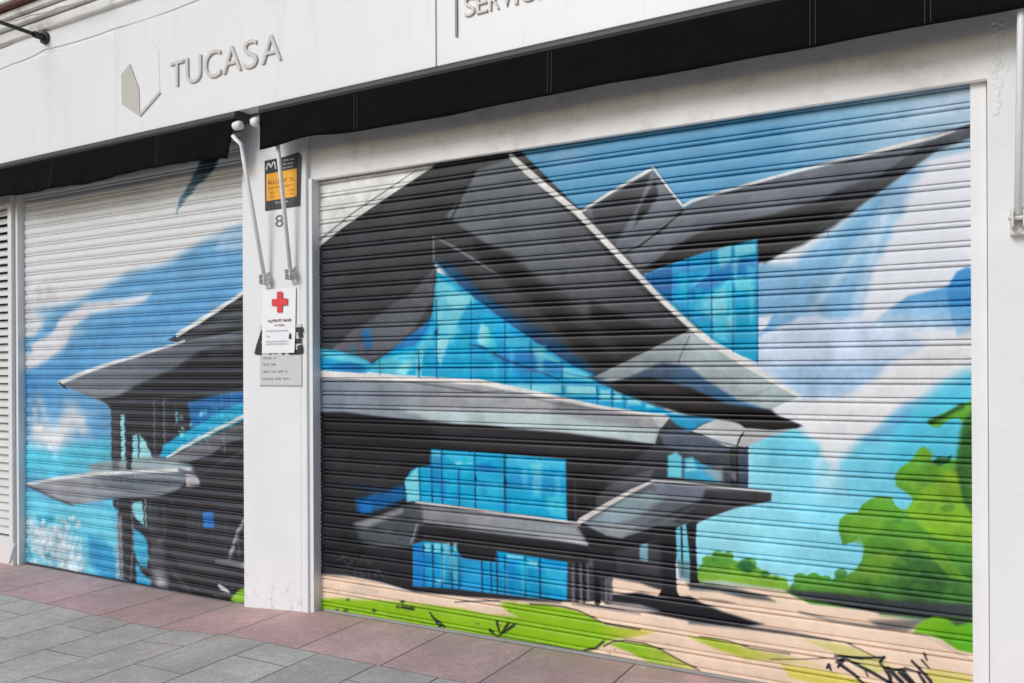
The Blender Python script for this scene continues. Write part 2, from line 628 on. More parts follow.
# --- sand, grass
SAND = (241, 215, 191)
m.poly([(312, 572), (345, 575), (380, 583), (410, 592), (560, 602), (610, 598), (611, 576), (700, 582), (790, 590), (860, 606), (975, 640), (975, 720), (312, 720)], SAND, 2,
       ((560, 600), (560, 690), (236, 208, 184)), .12)
GR = (142, 190, 28)
m.poly([(312, 599), (340, 598), (401, 602), (464, 609), (500, 617), (512, 616), (505, 604), (545, 604), (575, 610), (592, 617), (606, 625), (640, 629), (655, 632),
        (640, 636), (612, 640), (596, 649), (575, 655), (500, 655), (312, 630)], GR, 2.5, ((600, 630), (655, 633), (206, 190, 90)), .12)
m.poly([(492, 616), (503, 604), (515, 604), (520, 616), (505, 620)], GR, 7, None, .1)
m.poly([(464, 608), (500, 606), (512, 614), (518, 617), (490, 614)], (233, 208, 186), 3, None, .1)
m.poly([(608, 643), (622, 641), (645, 644), (662, 651), (690, 664), (702, 672), (676, 669), (650, 662), (630, 652)], (140, 188, 36), 4, ((640, 650), (695, 670), (216, 196, 120)), .1)
m.poly([(690, 637), (712, 638), (735, 644), (762, 652), (800, 658), (830, 668), (800, 664), (750, 660), (715, 648)], (170, 190, 50), 5, ((720, 645), (800, 664), (226, 204, 150)), .1)
m.poly([(800, 638), (845, 644), (862, 650), (886, 662), (900, 672), (870, 672), (830, 650)], (212, 204, 130), 4, None, .1)
m.poly([(780, 664), (835, 672), (870, 682), (860, 690), (790, 678)], (214, 204, 96), 4, None, .1)
m.poly([(925, 668), (950, 672), (972, 676), (972, 690), (930, 684)], (216, 206, 120), 5, None, .1)
for pts, wd in (([(455, 602), (480, 601), (500, 601)], 1.0), ([(530, 604), (560, 606), (578, 610), (592, 617), (606, 624), (640, 630)], 1.4),
                ([(604, 646), (612, 642), (625, 640), (645, 643), (662, 650), (682, 661), (700, 670)], 1.5), ([(585, 650), (596, 648), (604, 641)], 2.2),
                ([(700, 636), (728, 640), (750, 648), (790, 654)], 1.2), ([(800, 635), (845, 642), (862, 650), (882, 660)], 1.3),
                ([(770, 659), (800, 659), (838, 658)], 1.0)):
    m.line(pts, wd, (70, 62, 58), 1.0, .85)
# tufts and specks
for (x_, y_) in ((349, 599), (338, 609), (346, 610), (374, 610), (398, 607), (412, 609), (550, 646), (560, 648), (402, 602)):
    m.blob((x_, y_), 3.6, 2.2, (50, 70, 28), .9)
for a_, b_ in (((432, 616), (444, 626)), ((430, 612), (440, 626)), ((500, 634), (497, 622)), ((500, 636), (508, 624)), ((498, 637), (490, 630)), ((502, 634), (514, 625))):
    m.line([a_, b_], [1.2, 3], (48, 62, 40), 1, .9)
m.line([(402, 607), (414, 609)], 2.2, (52, 70, 30), 1)

# --- trees
DG, MG, LG = (70, 128, 54), (96, 162, 46), (132, 178, 44)
tree = [(975, 398), (968, 402), (958, 408), (946, 412), (934, 418), (931, 426), (938, 428), (948, 420), (958, 417), (964, 424), (962, 440), (958, 452), (957, 460),
        (944, 458), (938, 463), (932, 462), (929, 450), (924, 446), (918, 450), (912, 460), (900, 468), (895, 476), (896, 486), (906, 492), (913, 498), (910, 508), (903, 510),
        (896, 506), (892, 498), (884, 496), (872, 498), (862, 505), (858, 512), (846, 514), (840, 519), (838, 530), (843, 545), (853, 542), (860, 536), (864, 548), (862, 560), (856, 570),
        (846, 576), (838, 574), (830, 583), (822, 576), (812, 574), (800, 577), (792, 584), (786, 592), (810, 604), (880, 612), (975, 624)]
m.poly(tree, MG, 1.6, ((900, 480), (940, 600), (76, 138, 50)), .5)
m.poly([(920, 490), (955, 470), (975, 468), (975, 545), (945, 540), (925, 530), (905, 510), (915, 500)], (136, 182, 42), 8, None, .5, .8)
m.poly([(912, 545), (935, 555), (955, 575), (975, 560), (975, 628), (880, 615), (862, 585), (885, 580), (905, 568)], DG, 7, None, .5)
m.poly([(900, 538), (922, 540), (942, 552), (960, 572), (972, 582), (950, 578), (934, 560), (914, 552)], (118, 172, 48), 4, None, .4, .8)
m.poly([(846, 520), (868, 506), (888, 512), (880, 530), (862, 545), (868, 560), (862, 545), (848, 540)], (110, 166, 50), 6, None, .4, .7)
m.poly([(866, 560), (886, 552), (898, 556), (892, 570), (876, 580), (862, 578)], (122, 172, 50), 5, None, .4, .8)
m.poly([(850, 574), (870, 560), (905, 556), (900, 580), (870, 590), (846, 582)], (96, 150, 48), 7, None, .4, .5)
m.blob((925, 455), 12, 9, (120, 170, 44), .8)
m.blob((950, 478), 18, 12, (150, 192, 40), .7)
m.blob((905, 478), 12, 10, (94, 154, 46), .7)
m.poly([(958, 452), (962, 425), (975, 405), (975, 520), (962, 500), (955, 470)], (48, 104, 48), 6, None, .5, .8)
m.line([(931, 422), (946, 415), (962, 406)], [7, 5, 6], (56, 108, 44), 2.5)
m.poly([(931, 462), (938, 457), (946, 458), (952, 455), (950, 462), (940, 466)], (40, 104, 48), 2)
m.poly([(905, 590), (925, 570), (945, 585), (940, 612), (900, 612)], (58, 110, 54), 6, None, .4, .8)
for k_ in range(30):
    q_ = random.Random(300 + k_)
    x_, y_ = q_.uniform(850, 968), q_.uniform(470, 592)
    if y_ < 508 and x_ < 912 or x_ < 872 or (y_ > 580 and x_ < 880):
        continue
    r_ = q_.uniform(4, 11)
    pts_ = []
    for a_ in range(9):
        an_ = a_ / 9 * 6.283
        rr_ = r_ * q_.uniform(.65, 1.2)
        pts_.append((x_ + rr_ * math.cos(an_) * 1.2, y_ + rr_ * math.sin(an_) * .8))
    lo_ = (y_ - 470) / 120
    m.poly(pts_, q_.choice(((150, 192, 46), (120, 176, 46), (100, 160, 48), (70, 132, 52), (58, 116, 52))) if lo_ < .6 else q_.choice(((92, 150, 50), (62, 122, 54), (54, 108, 54))), 2.2, None, .3, q_.uniform(.2, .5), 1)
m.poly([(784, 590), (812, 590), (870, 598), (930, 604), (975, 604), (975, 620), (940, 620), (905, 615), (850, 608), (800, 597)], (72, 76, 78), 5, None, .3)
m.line([(830, 603), (880, 612), (930, 618)], [1.5, 2.5, 1.2], (40, 40, 44), 1.2)
m.line([(800, 612), (830, 620), (870, 626), (900, 628)], [2, 3, 4, 2], (90, 84, 82), 3, .7)
m.poly([(870, 620), (925, 620), (918, 628), (905, 632), (880, 629)], (92, 88, 90), 6, None, .3, .75)
m.poly([(916, 626), (924, 620), (936, 616), (946, 618), (955, 616), (975, 618), (975, 654), (958, 650), (942, 640), (926, 634), (914, 634)], (116, 184, 26), 3, ((940, 620), (965, 655), (84, 168, 30)), .3)
m.poly([(945, 618), (968, 612), (975, 622), (956, 626)], (60, 74, 70), 5, None, .3, .8)
m.line([(912, 632), (935, 640), (956, 652), (972, 660)], 2.5, (190, 172, 160), 3, .6)
# left bush
m.poly([(694, 582), (698, 568), (708, 558), (718, 553), (728, 553), (734, 560), (742, 562), (750, 558), (756, 566), (768, 574), (786, 578), (790, 590), (760, 586), (720, 580)], (74, 142, 52), 2,
       ((720, 556), (725, 580), (132, 182, 50)), .4)
for x_, y_, r_ in ((708, 560, 6), (718, 555, 6), (728, 556, 6), (745, 563, 6), (752, 563, 5), (765, 574, 5), (776, 578, 4), (800, 578, 7), (814, 577, 6), (826, 580, 6), (841, 574, 7)):
    m.poly([(x_ + r_ * math.cos(a_ * .785), y_ + r_ * .8 * math.sin(a_ * .785)) for a_ in range(8)], ((84, 152, 48), (66, 132, 50))[int(x_) % 2], 1.4, None, .4, .9, 1)
m.poly([(735, 566), (748, 558), (757, 568), (748, 574)], (46, 116, 62), 3, None, .3, .9)
m.line([(696, 580), (740, 584), (786, 592)], [3, 5, 2], (176, 176, 120), 4, .6)
# cast shadow shapes under the columns
m.poly([(596, 594), (625, 594), (648, 590), (664, 597), (690, 596), (705, 604), (722, 611), (764, 624), (740, 627), (690, 621), (640, 611), (606, 604)], (44, 44, 52), 2.5)
m.poly([(606, 600), (640, 604), (660, 611), (640, 612), (612, 606)], (208, 196, 190), 4, None, .2, .75)
m.line([(690, 622), (730, 625), (790, 633), (830, 640)], [3, 5, 4, 1], (66, 66, 74), 3, .8)
m.poly([(686, 583), (712, 584), (735, 587), (765, 596), (775, 602), (745, 598), (720, 592), (690, 590)], (70, 72, 74), 4, None, .2, .9)
m.line([(700, 598), (722, 601), (735, 603)], [1, 2.5, 1], (120, 108, 100), 2, .8)

# --- building: dark body first
m.poly([(312, 400), (672, 420), (745, 452), (748, 478), (690, 530), (664, 588), (612, 580), (611, 600), (560, 602), (470, 597), (415, 592), (380, 582), (345, 575), (312, 573)],
       (54, 50, 56), 1.5, None, .35)
# left roof mass
m.poly([(312, 252), (342, 228), (436, 164), (520, 150), (700, 330), (660, 345), (600, 378), (560, 372), (436, 262), (402, 335), (352, 362), (312, 352)], (70, 70, 72), 1.2,
       ((360, 250), (520, 300), (64, 62, 64)), .35)
m.poly([(478, 170), (514, 158), (550, 195), (600, 245), (640, 290), (690, 332), (645, 342), (606, 336), (584, 320), (556, 294), (521, 270), (486, 242), (446, 217), (462, 196)], (106, 108, 112), 4,
       ((470, 180), (640, 320), (80, 80, 84)), .35)
m.poly([(472, 238), (500, 250), (545, 284), (600, 332), (628, 356), (602, 369), (570, 346), (534, 306), (500, 274), (476, 250)], (38, 37, 39), 9, None, .3, .92)
m.poly([(590, 300), (640, 325), (692, 330), (660, 343), (615, 360), (590, 340)], (40, 39, 41), 8, None, .3, .95)
m.poly([(540, 280), (575, 300), (625, 352), (614, 360), (575, 325)], (80, 76, 76), 7, None, .3, .6)
m.poly([(470, 262), (500, 275), (548, 320), (590, 368), (580, 372), (520, 330)], (78, 75, 80), 8, None, .3, .7)
m.line([(466, 186), (458, 205), (450, 222)], [1, 2, 1], (40, 38, 40), 2, .8)
m.poly([(330, 352), (352, 332), (410, 296), (436, 268), (436, 300), (410, 332), (380, 358), (362, 364)], (88, 84, 90), 4, ((420, 290), (350, 345), (100, 96, 98)), .35)
m.poly([(336, 352), (356, 336), (368, 336), (362, 358), (350, 360)], (108, 104, 104), 5, None, .3, .6)
m.blob((352, 290), 28, 12, (74, 56, 54), .5)
m.blob((420, 235), 40, 12, (76, 72, 74), .6)
# roof edges
m.line([(316, 246), (342, 226), (380, 200), (432, 166)], [5, 3.4, 3, 2.2], (226, 226, 222), .9)
m.line([(320, 240), (352, 214), (415, 171)], [1.2, 1.2, .8], (90, 90, 92), 1, .8)
m.line([(433.5, 236), (434, 262), (434.5, 300)], [2, 2, 1], (128, 128, 130), 1.4, .8)
m.line([(436, 238), (452, 246), (470, 257), (498, 275)], [1, 2.2, 2.2, .6], (132, 132, 134), 1.4, .8)

m.poly([(312, 350), (345, 352), (400, 330), (434, 262), (442, 300), (432, 345), (396, 374), (340, 366), (312, 362)], (70, 70, 76), 1.5, None, .3)
m.poly([(330, 356), (352, 334), (408, 298), (434, 270), (434, 300), (412, 330), (384, 356), (362, 366)], (94, 94, 100), 4, None, .3)
# central glass
CY, LC, DB = (0, 162, 206), (128, 214, 226), (0, 78, 128)
m.poly([(434, 262), (452, 264), (476, 286), (520, 318), (560, 344), (604, 378), (640, 402), (600, 396), (540, 360), (470, 300)], DB, 8, None, .35, .95)
m.poly([(380, 362), (398, 344), (418, 330), (432, 318), (438, 326), (428, 345), (402, 360)], (20, 112, 176), 3, None, .4)
m.poly([(437, 272), (446, 276), (472, 296), (504, 320), (540, 345), (575, 367), (592, 374), (598, 384), (625, 392), (672, 413), (640, 414), (590, 404), (520, 388), (480, 379), (420, 376), (362, 371),
        (390, 352), (414, 346), (428, 330), (433, 310), (435, 290)], CY, 1.2, ((430, 320), (600, 400), (0, 158, 212)), .3)
m.poly([(437, 278), (452, 285), (470, 300), (460, 318), (452, 334), (440, 332), (434, 318)], (122, 212, 226), 5, None, .3, .85)
m.poly([(446, 296), (468, 292), (476, 302), (452, 312)], (150, 224, 232), 4, None, .2, .7)
m.poly([(437, 310), (455, 312), (462, 334), (440, 336)], (112, 198, 218), 5, None, .2, .7)
m.poly([(480, 322), (488, 326), (496, 346), (484, 348), (478, 340)], (150, 222, 226), 4, None, .2, .9)
m.poly([(437, 336), (450, 336), (446, 352), (441, 366), (436, 352)], (168, 222, 230), 4, None, .2, .85)
m.poly([(362, 370), (392, 356), (414, 350), (420, 362), (405, 374), (380, 374)], (92, 200, 222), 4, None, .3, .9)
m.poly([(396, 372), (404, 362), (412, 362), (406, 376)], (160, 226, 230), 3, None, .2, .8)
m.poly([(418, 346), (425, 341), (422, 376), (416, 376)], (130, 216, 228), 2, None, .2, .8)
m.poly([(416, 348), (432, 330), (434, 345), (424, 352)], (90, 190, 220), 3, None, .2, .8)
m.poly([(478, 346), (510, 352), (560, 362), (560, 376), (520, 372), (495, 358)], (24, 132, 200), 6, None, .3, .8)
m.poly([(510, 352), (540, 352), (548, 366), (520, 364)], (24, 126, 200), 5, None, .3, .7)
m.poly([(504, 328), (530, 342), (530, 352), (504, 344)], (70, 186, 218), 4, None, .2, .7)
m.poly([(532, 346), (560, 360), (561, 364), (534, 356)], (110, 208, 226), 3, None, .2, .8)
m.poly([(562, 366), (578, 370), (592, 376), (594, 382), (564, 378)], (120, 212, 228), 3, None, .2, .85)
m.poly([(504, 384), (530, 384), (562, 385), (562, 394), (530, 396), (506, 392)], (136, 214, 226), 4, None, .2, .85)
m.poly([(566, 385), (596, 386), (597, 395), (566, 394)], (158, 222, 228), 3, None, .2, .9)
for xa, xb, yt, yb in ((600, 611, 389, 400), (614, 622, 391, 402), (627, 641, 398, 405), (646, 655, 403, 408)):
    m.poly([(xa, yt), (xb, yt + 1), (xb, yb), (xa, yb)], (150, 222, 228), 3, None, .2, .85)
for x_, y0_, y1_, w_ in ((436.5, 300, 380, 1.4), (419, 350, 378, 1.3), (471, 300, 384, 1.0), (505, 322, 392, 1.5), (531, 342, 396, 1.2), (562, 362, 402, 1.2), (597, 385, 406, 1.4), (612, 390, 410, 1.8), (624, 394, 411, 1.0), (380, 358, 374, 1.0)):
    m.line([(x_, y0_), (x_ + .5, y1_)], w_, (16, 84, 128), .9, .85)
for pts in ([(400, 358), (440, 358), (520, 362)], [(372, 368), (440, 367), (560, 372), (590, 378)], [(437, 334), (480, 336), (525, 340)], [(437, 309), (470, 309), (490, 312)], [(500, 384), (560, 384), (600, 386)]):
    m.line(pts, 1.0, (16, 110, 160), 1, .6)
m.line([(468, 344), (482, 347), (506, 360), (535, 370), (560, 380)], [1, 2.4, 2.6, 2.4, 1], (14, 78, 122), 1.2, .9)
m.blob((437, 332), 3, 5, (10, 40, 60), .9)
m.blob((419, 368), 3, 4, (10, 50, 70), .9)
# small glass left
m.poly([(312, 348), (334, 350), (352, 354), (370, 362), (374, 366), (366, 373), (312, 372)], (18, 158, 208), 2, None, .3)
m.poly([(318, 350), (345, 353), (368, 362), (372, 366), (345, 362), (318, 356)], (110, 208, 226), 3, None, .3, .85)
m.poly([(330, 366), (350, 362), (366, 367), (362, 373), (330, 371)], (16, 106, 172), 3, None, .3, .8)
m.poly([(362, 330), (371, 328), (373, 348), (366, 350)], (20, 104, 160), 3, None, .3, .9)
m.poly([(348, 350), (354, 342), (358, 352), (354, 358)], (60, 120, 150), 4, None, .3, .6)

# --- first ledge
m.poly([(312, 374), (350, 375), (400, 380), (480, 383), (560, 398), (630, 411), (668, 417), (660, 430), (655, 444), (600, 436), (540, 430), (430, 421), (385, 417), (312, 413)], (128, 138, 150), 1.2,
       ((340, 395), (560, 405), (168, 168, 170)), .3)
m.poly([(400, 408), (480, 410), (560, 414), (620, 420), (655, 432), (655, 444), (560, 432), (430, 421)], (186, 204, 206), 6, None, .25, .9)
m.poly([(430, 388), (480, 388), (470, 404), (420, 408)], (150, 146, 148), 5, None, .3, .6)
m.poly([(560, 402), (620, 414), (640, 420), (640, 428), (580, 420), (550, 412)], (134, 132, 136), 7, None, .3, .7)
m.line([(345, 396), (380, 396), (440, 394)], [2, 5, 2], (126, 128, 142), 5, .6)
m.line([(400, 381), (440, 386), (480, 392), (505, 391)], [1, 1.6, 1.2, .6], (96, 92, 94), 1, .9)
m.line([(530, 398), (560, 404), (600, 409)], [1, 2, 1], (110, 106, 108), 2, .8)
m.line([(314, 374), (350, 375.5), (400, 379), (440, 380.5), (485, 383), (540, 394), (600, 407), (640, 413), (668, 416.5)], [6, 5, 3.4, 3, 4.5, 4, 3, 3, 3], (232, 226, 222), 1)
m.poly([(652, 416), (672, 415), (668, 426), (660, 428)], (196, 196, 198), 2)
m.poly([(312, 412), (345, 412), (390, 418), (430, 422), (500, 427), (560, 433), (655, 445), (655, 468), (560, 458), (430, 448), (312, 440)], (46, 42, 48), 2, None, .3)
m.poly([(312, 452), (400, 460), (402, 500), (340, 520), (312, 520)], (62, 60, 62), 9, None, .4, .7)
m.poly([(430, 424), (540, 436), (640, 448), (600, 458), (520, 450), (440, 444)], (64, 60, 66), 5, None, .3, .7)
m.poly([(312, 520), (352, 526), (350, 575), (312, 572)], (58, 58, 62), 6, None, .4, .7)
m.poly([(322, 544), (360, 540), (364, 560), (330, 568)], (36, 36, 40), 8, None, .4, .7)

# middle window
m.poly([(431, 449), (460, 451), (505, 454), (566, 459), (567, 521), (540, 518), (505, 513), (460, 506), (420, 502), (406, 500), (405, 480), (412, 470), (420, 467), (430, 466)], CY, 1.2,
       ((430, 470), (566, 500), (0, 166, 212)), .28)
m.poly([(405, 480), (418, 467), (420, 500), (407, 502)], (124, 212, 226), 2, None, .2)
m.poly([(431, 450), (441, 451), (441, 464), (432, 464)], (110, 210, 228), 3, None, .2, .85)
m.poly([(443, 452), (474, 454), (474, 464), (462, 466), (450, 460)], (64, 184, 220), 4, None, .2, .8)
m.poly([(455, 462), (474, 463), (470, 464), (456, 465)], (170, 228, 232), 2, None, .2, .8)
m.poly([(476, 464), (490, 462), (500, 470), (482, 472)], (18, 110, 180), 5, None, .3, .8)
m.poly([(506, 456), (565, 461), (566, 470), (508, 466)], (72, 190, 224), 4, None, .2, .8)
m.poly([(476, 476), (503, 478), (503, 500), (476, 498)], (60, 186, 222), 6, None, .2, .6)
m.poly([(508, 474), (566, 478), (566, 488), (508, 486)], (28, 146, 208), 5, None, .2, .8)
m.poly([(545, 496), (566, 498), (566, 518), (550, 514)], (76, 196, 220), 6, None, .2, .8)
m.poly([(440, 480), (456, 482), (456, 500), (440, 500)], (22, 142, 204), 4, None, .2, .7)
for x_, y0_, y1_, w_ in ((420, 468, 503, 1.0), (432, 466, 504, 1.8), (442, 450, 505, 1.6), (459, 470, 507, 1.6), (475, 453, 510, 1.6), (505, 455, 514, 2.2), (431, 450, 466, 1.2)):
    m.line([(x_, y0_), (x_ + .5, y1_)], w_, (14, 70, 112), .9, .9)
for pts in ([(406, 481), (440, 481), (505, 485), (566, 490)], [(420, 466), (475, 468), (566, 474)]):
    m.line(pts, 1.0, (14, 90, 140), 1, .6)
m.blob((505, 482), 3, 7, (10, 44, 74), .9)
m.blob((476, 478), 2.5, 4, (10, 44, 74), .9)
# glow left of it
m.poly([(356, 500), (380, 492), (405, 486), (406, 500), (385, 508), (366, 514), (356, 512)], (0, 92, 152), 5, None, .4)
m.poly([(360, 502), (370, 501), (372, 512), (360, 514)], (0, 112, 190), 2, None, .3, .9)
m.blob((372, 490), 26, 7, (20, 66, 104), .7)

# second ledge
m.poly([(350, 524), (382, 514), (406, 505), (420, 501), (430, 504), (500, 514), (578, 525), (590, 546), (560, 541), (500, 535), (424, 524), (416, 543), (362, 544), (348, 538)], (92, 92, 96), 1.8,
       ((440, 505), (370, 540), (78, 82, 86)), .4)
m.poly([(352, 524), (380, 516), (402, 508), (404, 512), (380, 522), (366, 528)], (150, 146, 146), 3, None, .3, .85)
m.poly([(422, 506), (500, 516), (576, 527), (588, 544), (540, 538), (480, 530), (424, 522)], (136, 132, 136), 3, ((440, 510), (580, 540), (150, 158, 162)), .3)
m.line([(416, 502), (440, 505), (500, 513), (540, 518), (580, 524)], [1.5, 2, 2.2, 2.5, 3], (216, 206, 204), 1)
m.line([(540, 536), (570, 540), (588, 544)], [1, 3, 2], (196, 190, 192), 2, .8)
m.line([(417, 524), (414, 536), (411, 543)], 1.4, (150, 148, 150), 1.2, .9)
m.line([(352, 548), (380, 545), (413, 545)], [1, 2, 3], (120, 126, 128), 3, .7)
m.poly([(340, 536), (352, 522), (360, 540), (380, 552), (350, 556)], (40, 42, 46), 6, None, .4, .7)
m.poly([(420, 526), (500, 537), (588, 548), (588, 562), (500, 552), (415, 542)], (50, 46, 50), 2, None, .3)
m.line([(425, 536), (500, 547), (570, 556)], 2.5, (84, 78, 80), 2.5, .7)
# lower windows
m.poly([(413, 544), (424, 541), (440, 543), (456, 547), (462, 558), (482, 561), (495, 562), (497, 551), (530, 556), (568, 562), (567, 600), (530, 598), (495, 594), (455, 589), (413, 586)], (0, 138, 196), 1.5,
       ((420, 560), (550, 590), (0, 152, 206)), .35)
m.poly([(414, 546), (424, 546), (424, 586), (414, 586)], (20, 120, 196), 3, None, .3, .8)
for xa, xb in ((424.5, 431), (434, 441), (443, 450), (453.5, 457)):
    m.poly([(xa, 543), (xb, 543), (xb, 553), (xa, 553)], (140, 220, 230), 2.5, None, .2, .85)
m.poly([(463, 560), (482, 563), (482, 588), (463, 588)], (30, 160, 214), 4, None, .2, .8)
m.poly([(507, 554), (524, 556), (524, 559), (507, 558)], (150, 222, 230), 2, None, .2, .8)
m.poly([(528, 559), (538, 561), (538, 568), (528, 566)], (130, 214, 226), 2.5, None, .2, .8)
m.poly([(546, 566), (567, 568), (567, 590), (546, 588)], (56, 180, 216), 6, None, .2, .7)
for x_, y0_, y1_, w_ in ((424, 546, 588, 1.6), (433, 546, 588, 2), (442, 548, 588, 1.8), (452, 550, 590, 2), (459, 556, 590, 1.6), (482, 562, 592, 1.8), (491, 562, 594, 1.4), (497, 553, 595, 1.8), (505, 556, 595, 1.4), (525, 557, 598, 1.6), (540, 559, 599, 2)):
    m.line([(x_, y0_), (x_ + .3, y1_)], w_, (14, 66, 104), 1, .9)
m.line([(418, 589), (450, 592), (500, 597), (560, 602)], [2, 3, 3, 2], (60, 58, 62), 3, .8)
m.blob((440, 581), 6, 3, (190, 210, 214), .8)
# right of the lower window
m.poly([(568, 560), (610, 566), (612, 600), (568, 602)], (70, 66, 70), 1.5, None, .3)
for x_ in (573, 581, 588, 606):
    m.line([(x_, 566), (x_ + .5, 601)], [1.5, 2.4], (120, 112, 114), 1.5, .8)
for x_, w_ in ((577, 2), (584, 2.4), (597, 6)):
    m.line([(x_, 562), (x_ + .5, 602)], w_, (36, 35, 40), 1.5, .9)
m.blob((591, 562), 6, 6, (110, 110, 112), .7)
m.line([(608, 572), (611, 590), (611, 598)], [4, 5, 4], (104, 100, 102), 2, .8)
m.line([(572, 604), (600, 607), (640, 614)], [1, 2.5, 1], (70, 66, 70), 2, .8)

# dark passage under the canopy
m.poly([(588, 545), (612, 533), (645, 534), (664, 530), (664, 590), (640, 584), (612, 577), (600, 580)], (56, 54, 60), 2, None, .35)
m.poly([(614, 548), (650, 540), (660, 545), (660, 575), (618, 572)], (78, 74, 80), 5, None, .35, .8)
m.poly([(640, 544), (648, 543), (648, 561), (640, 560)], (116, 168, 186), 2, None, .2)
m.poly([(612, 575), (640, 580), (662, 584), (662, 590), (630, 586), (612, 581)], (70, 66, 68), 3)
m.poly([(613, 578), (640, 583), (660, 590), (661, 597), (640, 592), (613, 586)], SAND, 2.5, None, .1)
# grey wall between ledge and canopy
m.poly([(656, 444), (661, 429), (672, 415), (700, 418), (730, 425), (748, 446), (748, 488), (650, 484), (600, 512), (582, 520), (572, 500), (575, 480), (620, 470)], (72, 76, 86), 1.5,
       ((690, 430), (600, 500), (62, 60, 64)), .35)
m.poly([(660, 432), (690, 428), (720, 440), (735, 450), (700, 456), (664, 446)], (86, 98, 116), 4, None, .3, .9)
m.poly([(668, 456), (676, 452), (682, 457), (682, 478), (668, 477)], (104, 204, 222), 2.5, None, .2)
m.poly([(684, 459), (692, 457), (700, 463), (712, 468), (722, 474), (720, 482), (684, 479)], (60, 170, 208), 3, None, .3)
m.poly([(686, 459), (693, 458), (697, 470), (686, 472)], (140, 216, 226), 3, None, .2, .85)
m.poly([(702, 470), (722, 466), (724, 482), (716, 480)], (150, 152, 154), 4, None, .3, .7)
m.line([(732, 447), (733, 484)], 5, (60, 58, 62), 1.5)
m.line([(736.5, 446), (737.5, 485)], 2, (40, 38, 42), 1)
m.poly([(739, 447), (748, 444), (748, 488), (740, 487)], (64, 76, 100), 1.2)
m.blob((733, 475), 5, 8, (140, 140, 142), .7)
m.poly([(598, 492), (620, 480), (655, 468), (652, 480), (615, 500), (590, 514)], (96, 94, 96), 5, None, .35, .8)
m.poly([(572, 470), (600, 474), (610, 484), (590, 505), (570, 520)], (48, 45, 48), 4, None, .3, .8)
m.line([(575, 480), (576, 520)], 2, (90, 86, 88), 1.5, .7)
m.line([(595, 482), (594, 505)], [2, 4], (40, 38, 42), 2, .8)

# canopy
m.poly([(581, 522), (600, 510), (652, 480), (700, 483), (772, 492), (771, 501), (735, 508), (706, 519), (690, 527), (656, 526), (640, 532), (622, 538), (606, 535)], (116, 122, 130), 1.2,
       ((610, 525), (730, 500), (74, 72, 76)), .35)
m.poly([(592, 520), (625, 500), (650, 492), (668, 496), (640, 516), (612, 526)], (142, 162, 170), 6, None, .3, .9)
m.poly([(584, 524), (606, 524), (640, 525), (622, 538), (606, 535)], (140, 142, 146), 3, None, .3, .9)
m.poly([(652, 482), (700, 486), (730, 492), (690, 504), (660, 500)], (122, 128, 142), 6, None, .3, .7)
m.poly([(706, 490), (771, 494), (770, 501), (735, 508), (700, 520), (690, 526), (672, 522), (700, 505)], (70, 66, 70), 4, None, .35, .9)
m.line([(668, 516), (690, 506), (715, 498)], [2, 3, 1], (56, 54, 58), 2, .8)
m.line([(650, 522), (680, 512), (700, 500)], [3, 4, 2], (84, 82, 86), 3, .7)
m.poly([(580, 524), (584, 524), (600, 536), (614, 544), (640, 540), (656, 527), (690, 527), (660, 536), (640, 545), (612, 552), (590, 546)], (48, 47, 52), 3, None, .3, .95)
m.line([(580, 521), (604, 507), (630, 492), (653, 481)], [5, 5, 4, 2.4], (214, 208, 204), 1)
m.line([(653, 481), (680, 482.5), (720, 487), (772, 492)], [2.4, 2.2, 2, 1.2], (222, 222, 222), 1)
m.line([(590, 519), (612, 506), (634, 493)], [2, 2, 1], (84, 96, 104), 1.4, .7)
# columns
m.poly([(660, 530), (676, 526), (676, 560), (677, 590), (681, 599), (658, 596), (663, 588), (663, 560)], (44, 43, 50), 1.2)
m.poly([(676, 528), (690, 522), (692, 560), (690, 578), (680, 577), (677, 560)], (110, 194, 214), 1.5)
m.line([(681.5, 527), (683, 575)], 2.0, (44, 50, 58), 1)
m.poly([(686, 524), (697, 519), (696, 540), (698, 578), (700, 583), (690, 583), (690, 560), (688, 540)], (46, 48, 56), 1.2)
m.poly([(677, 560), (690, 562), (690, 580), (680, 578)], (96, 120, 128), 3, None, .3, .7)

# right-hand roof
m.poly([(592, 378), (616, 366), (650, 350), (690, 330), (740, 362), (800, 397), (786, 402), (770, 410), (744, 412), (716, 392), (690, 372), (660, 366), (630, 378)], (140, 148, 152), 1.2,
       ((620, 372), (760, 390), (168, 180, 182)), .3)
m.poly([(690, 332), (720, 350), (776, 384), (798, 397), (772, 406), (748, 392), (715, 366), (692, 345)], (172, 188, 190), 4, None, .25, .8)
m.line([(690, 336), (684, 348), (678, 362)], [1, 1.4, 1.6], (86, 92, 98), 1.2, .8)
m.line([(678, 362), (700, 380), (740, 404)], [1, 2, 1], (98, 108, 116), 2, .6)
m.line([(740, 398), (756, 394), (770, 388)], [1, 3, 1], (146, 146, 146), 3, .7)
m.poly([(612, 383), (636, 374), (662, 362), (690, 367), (706, 380), (738, 400), (768, 410), (740, 413), (700, 402), (660, 388)], (68, 86, 110), 3, ((650, 372), (750, 408), (46, 108, 156)), .3)
m.poly([(600, 381), (618, 380), (650, 378), (690, 388), (725, 404), (772, 410), (776, 415), (802, 426), (772, 430), (726, 421), (690, 416), (664, 408), (640, 400), (618, 392)], (38, 34, 36), 3, None, .3)
m.poly([(628, 384), (660, 382), (690, 395), (720, 408), (690, 408), (650, 396)], (70, 62, 62), 6, None, .3, .6)
m.line([(590, 377), (612, 385), (640, 398), (664, 408)], [3, 3, 3, 2], (40, 56, 72), 3, .7)
m.line([(596, 378), (612, 382)], 2, (150, 146, 146), 2, .6)
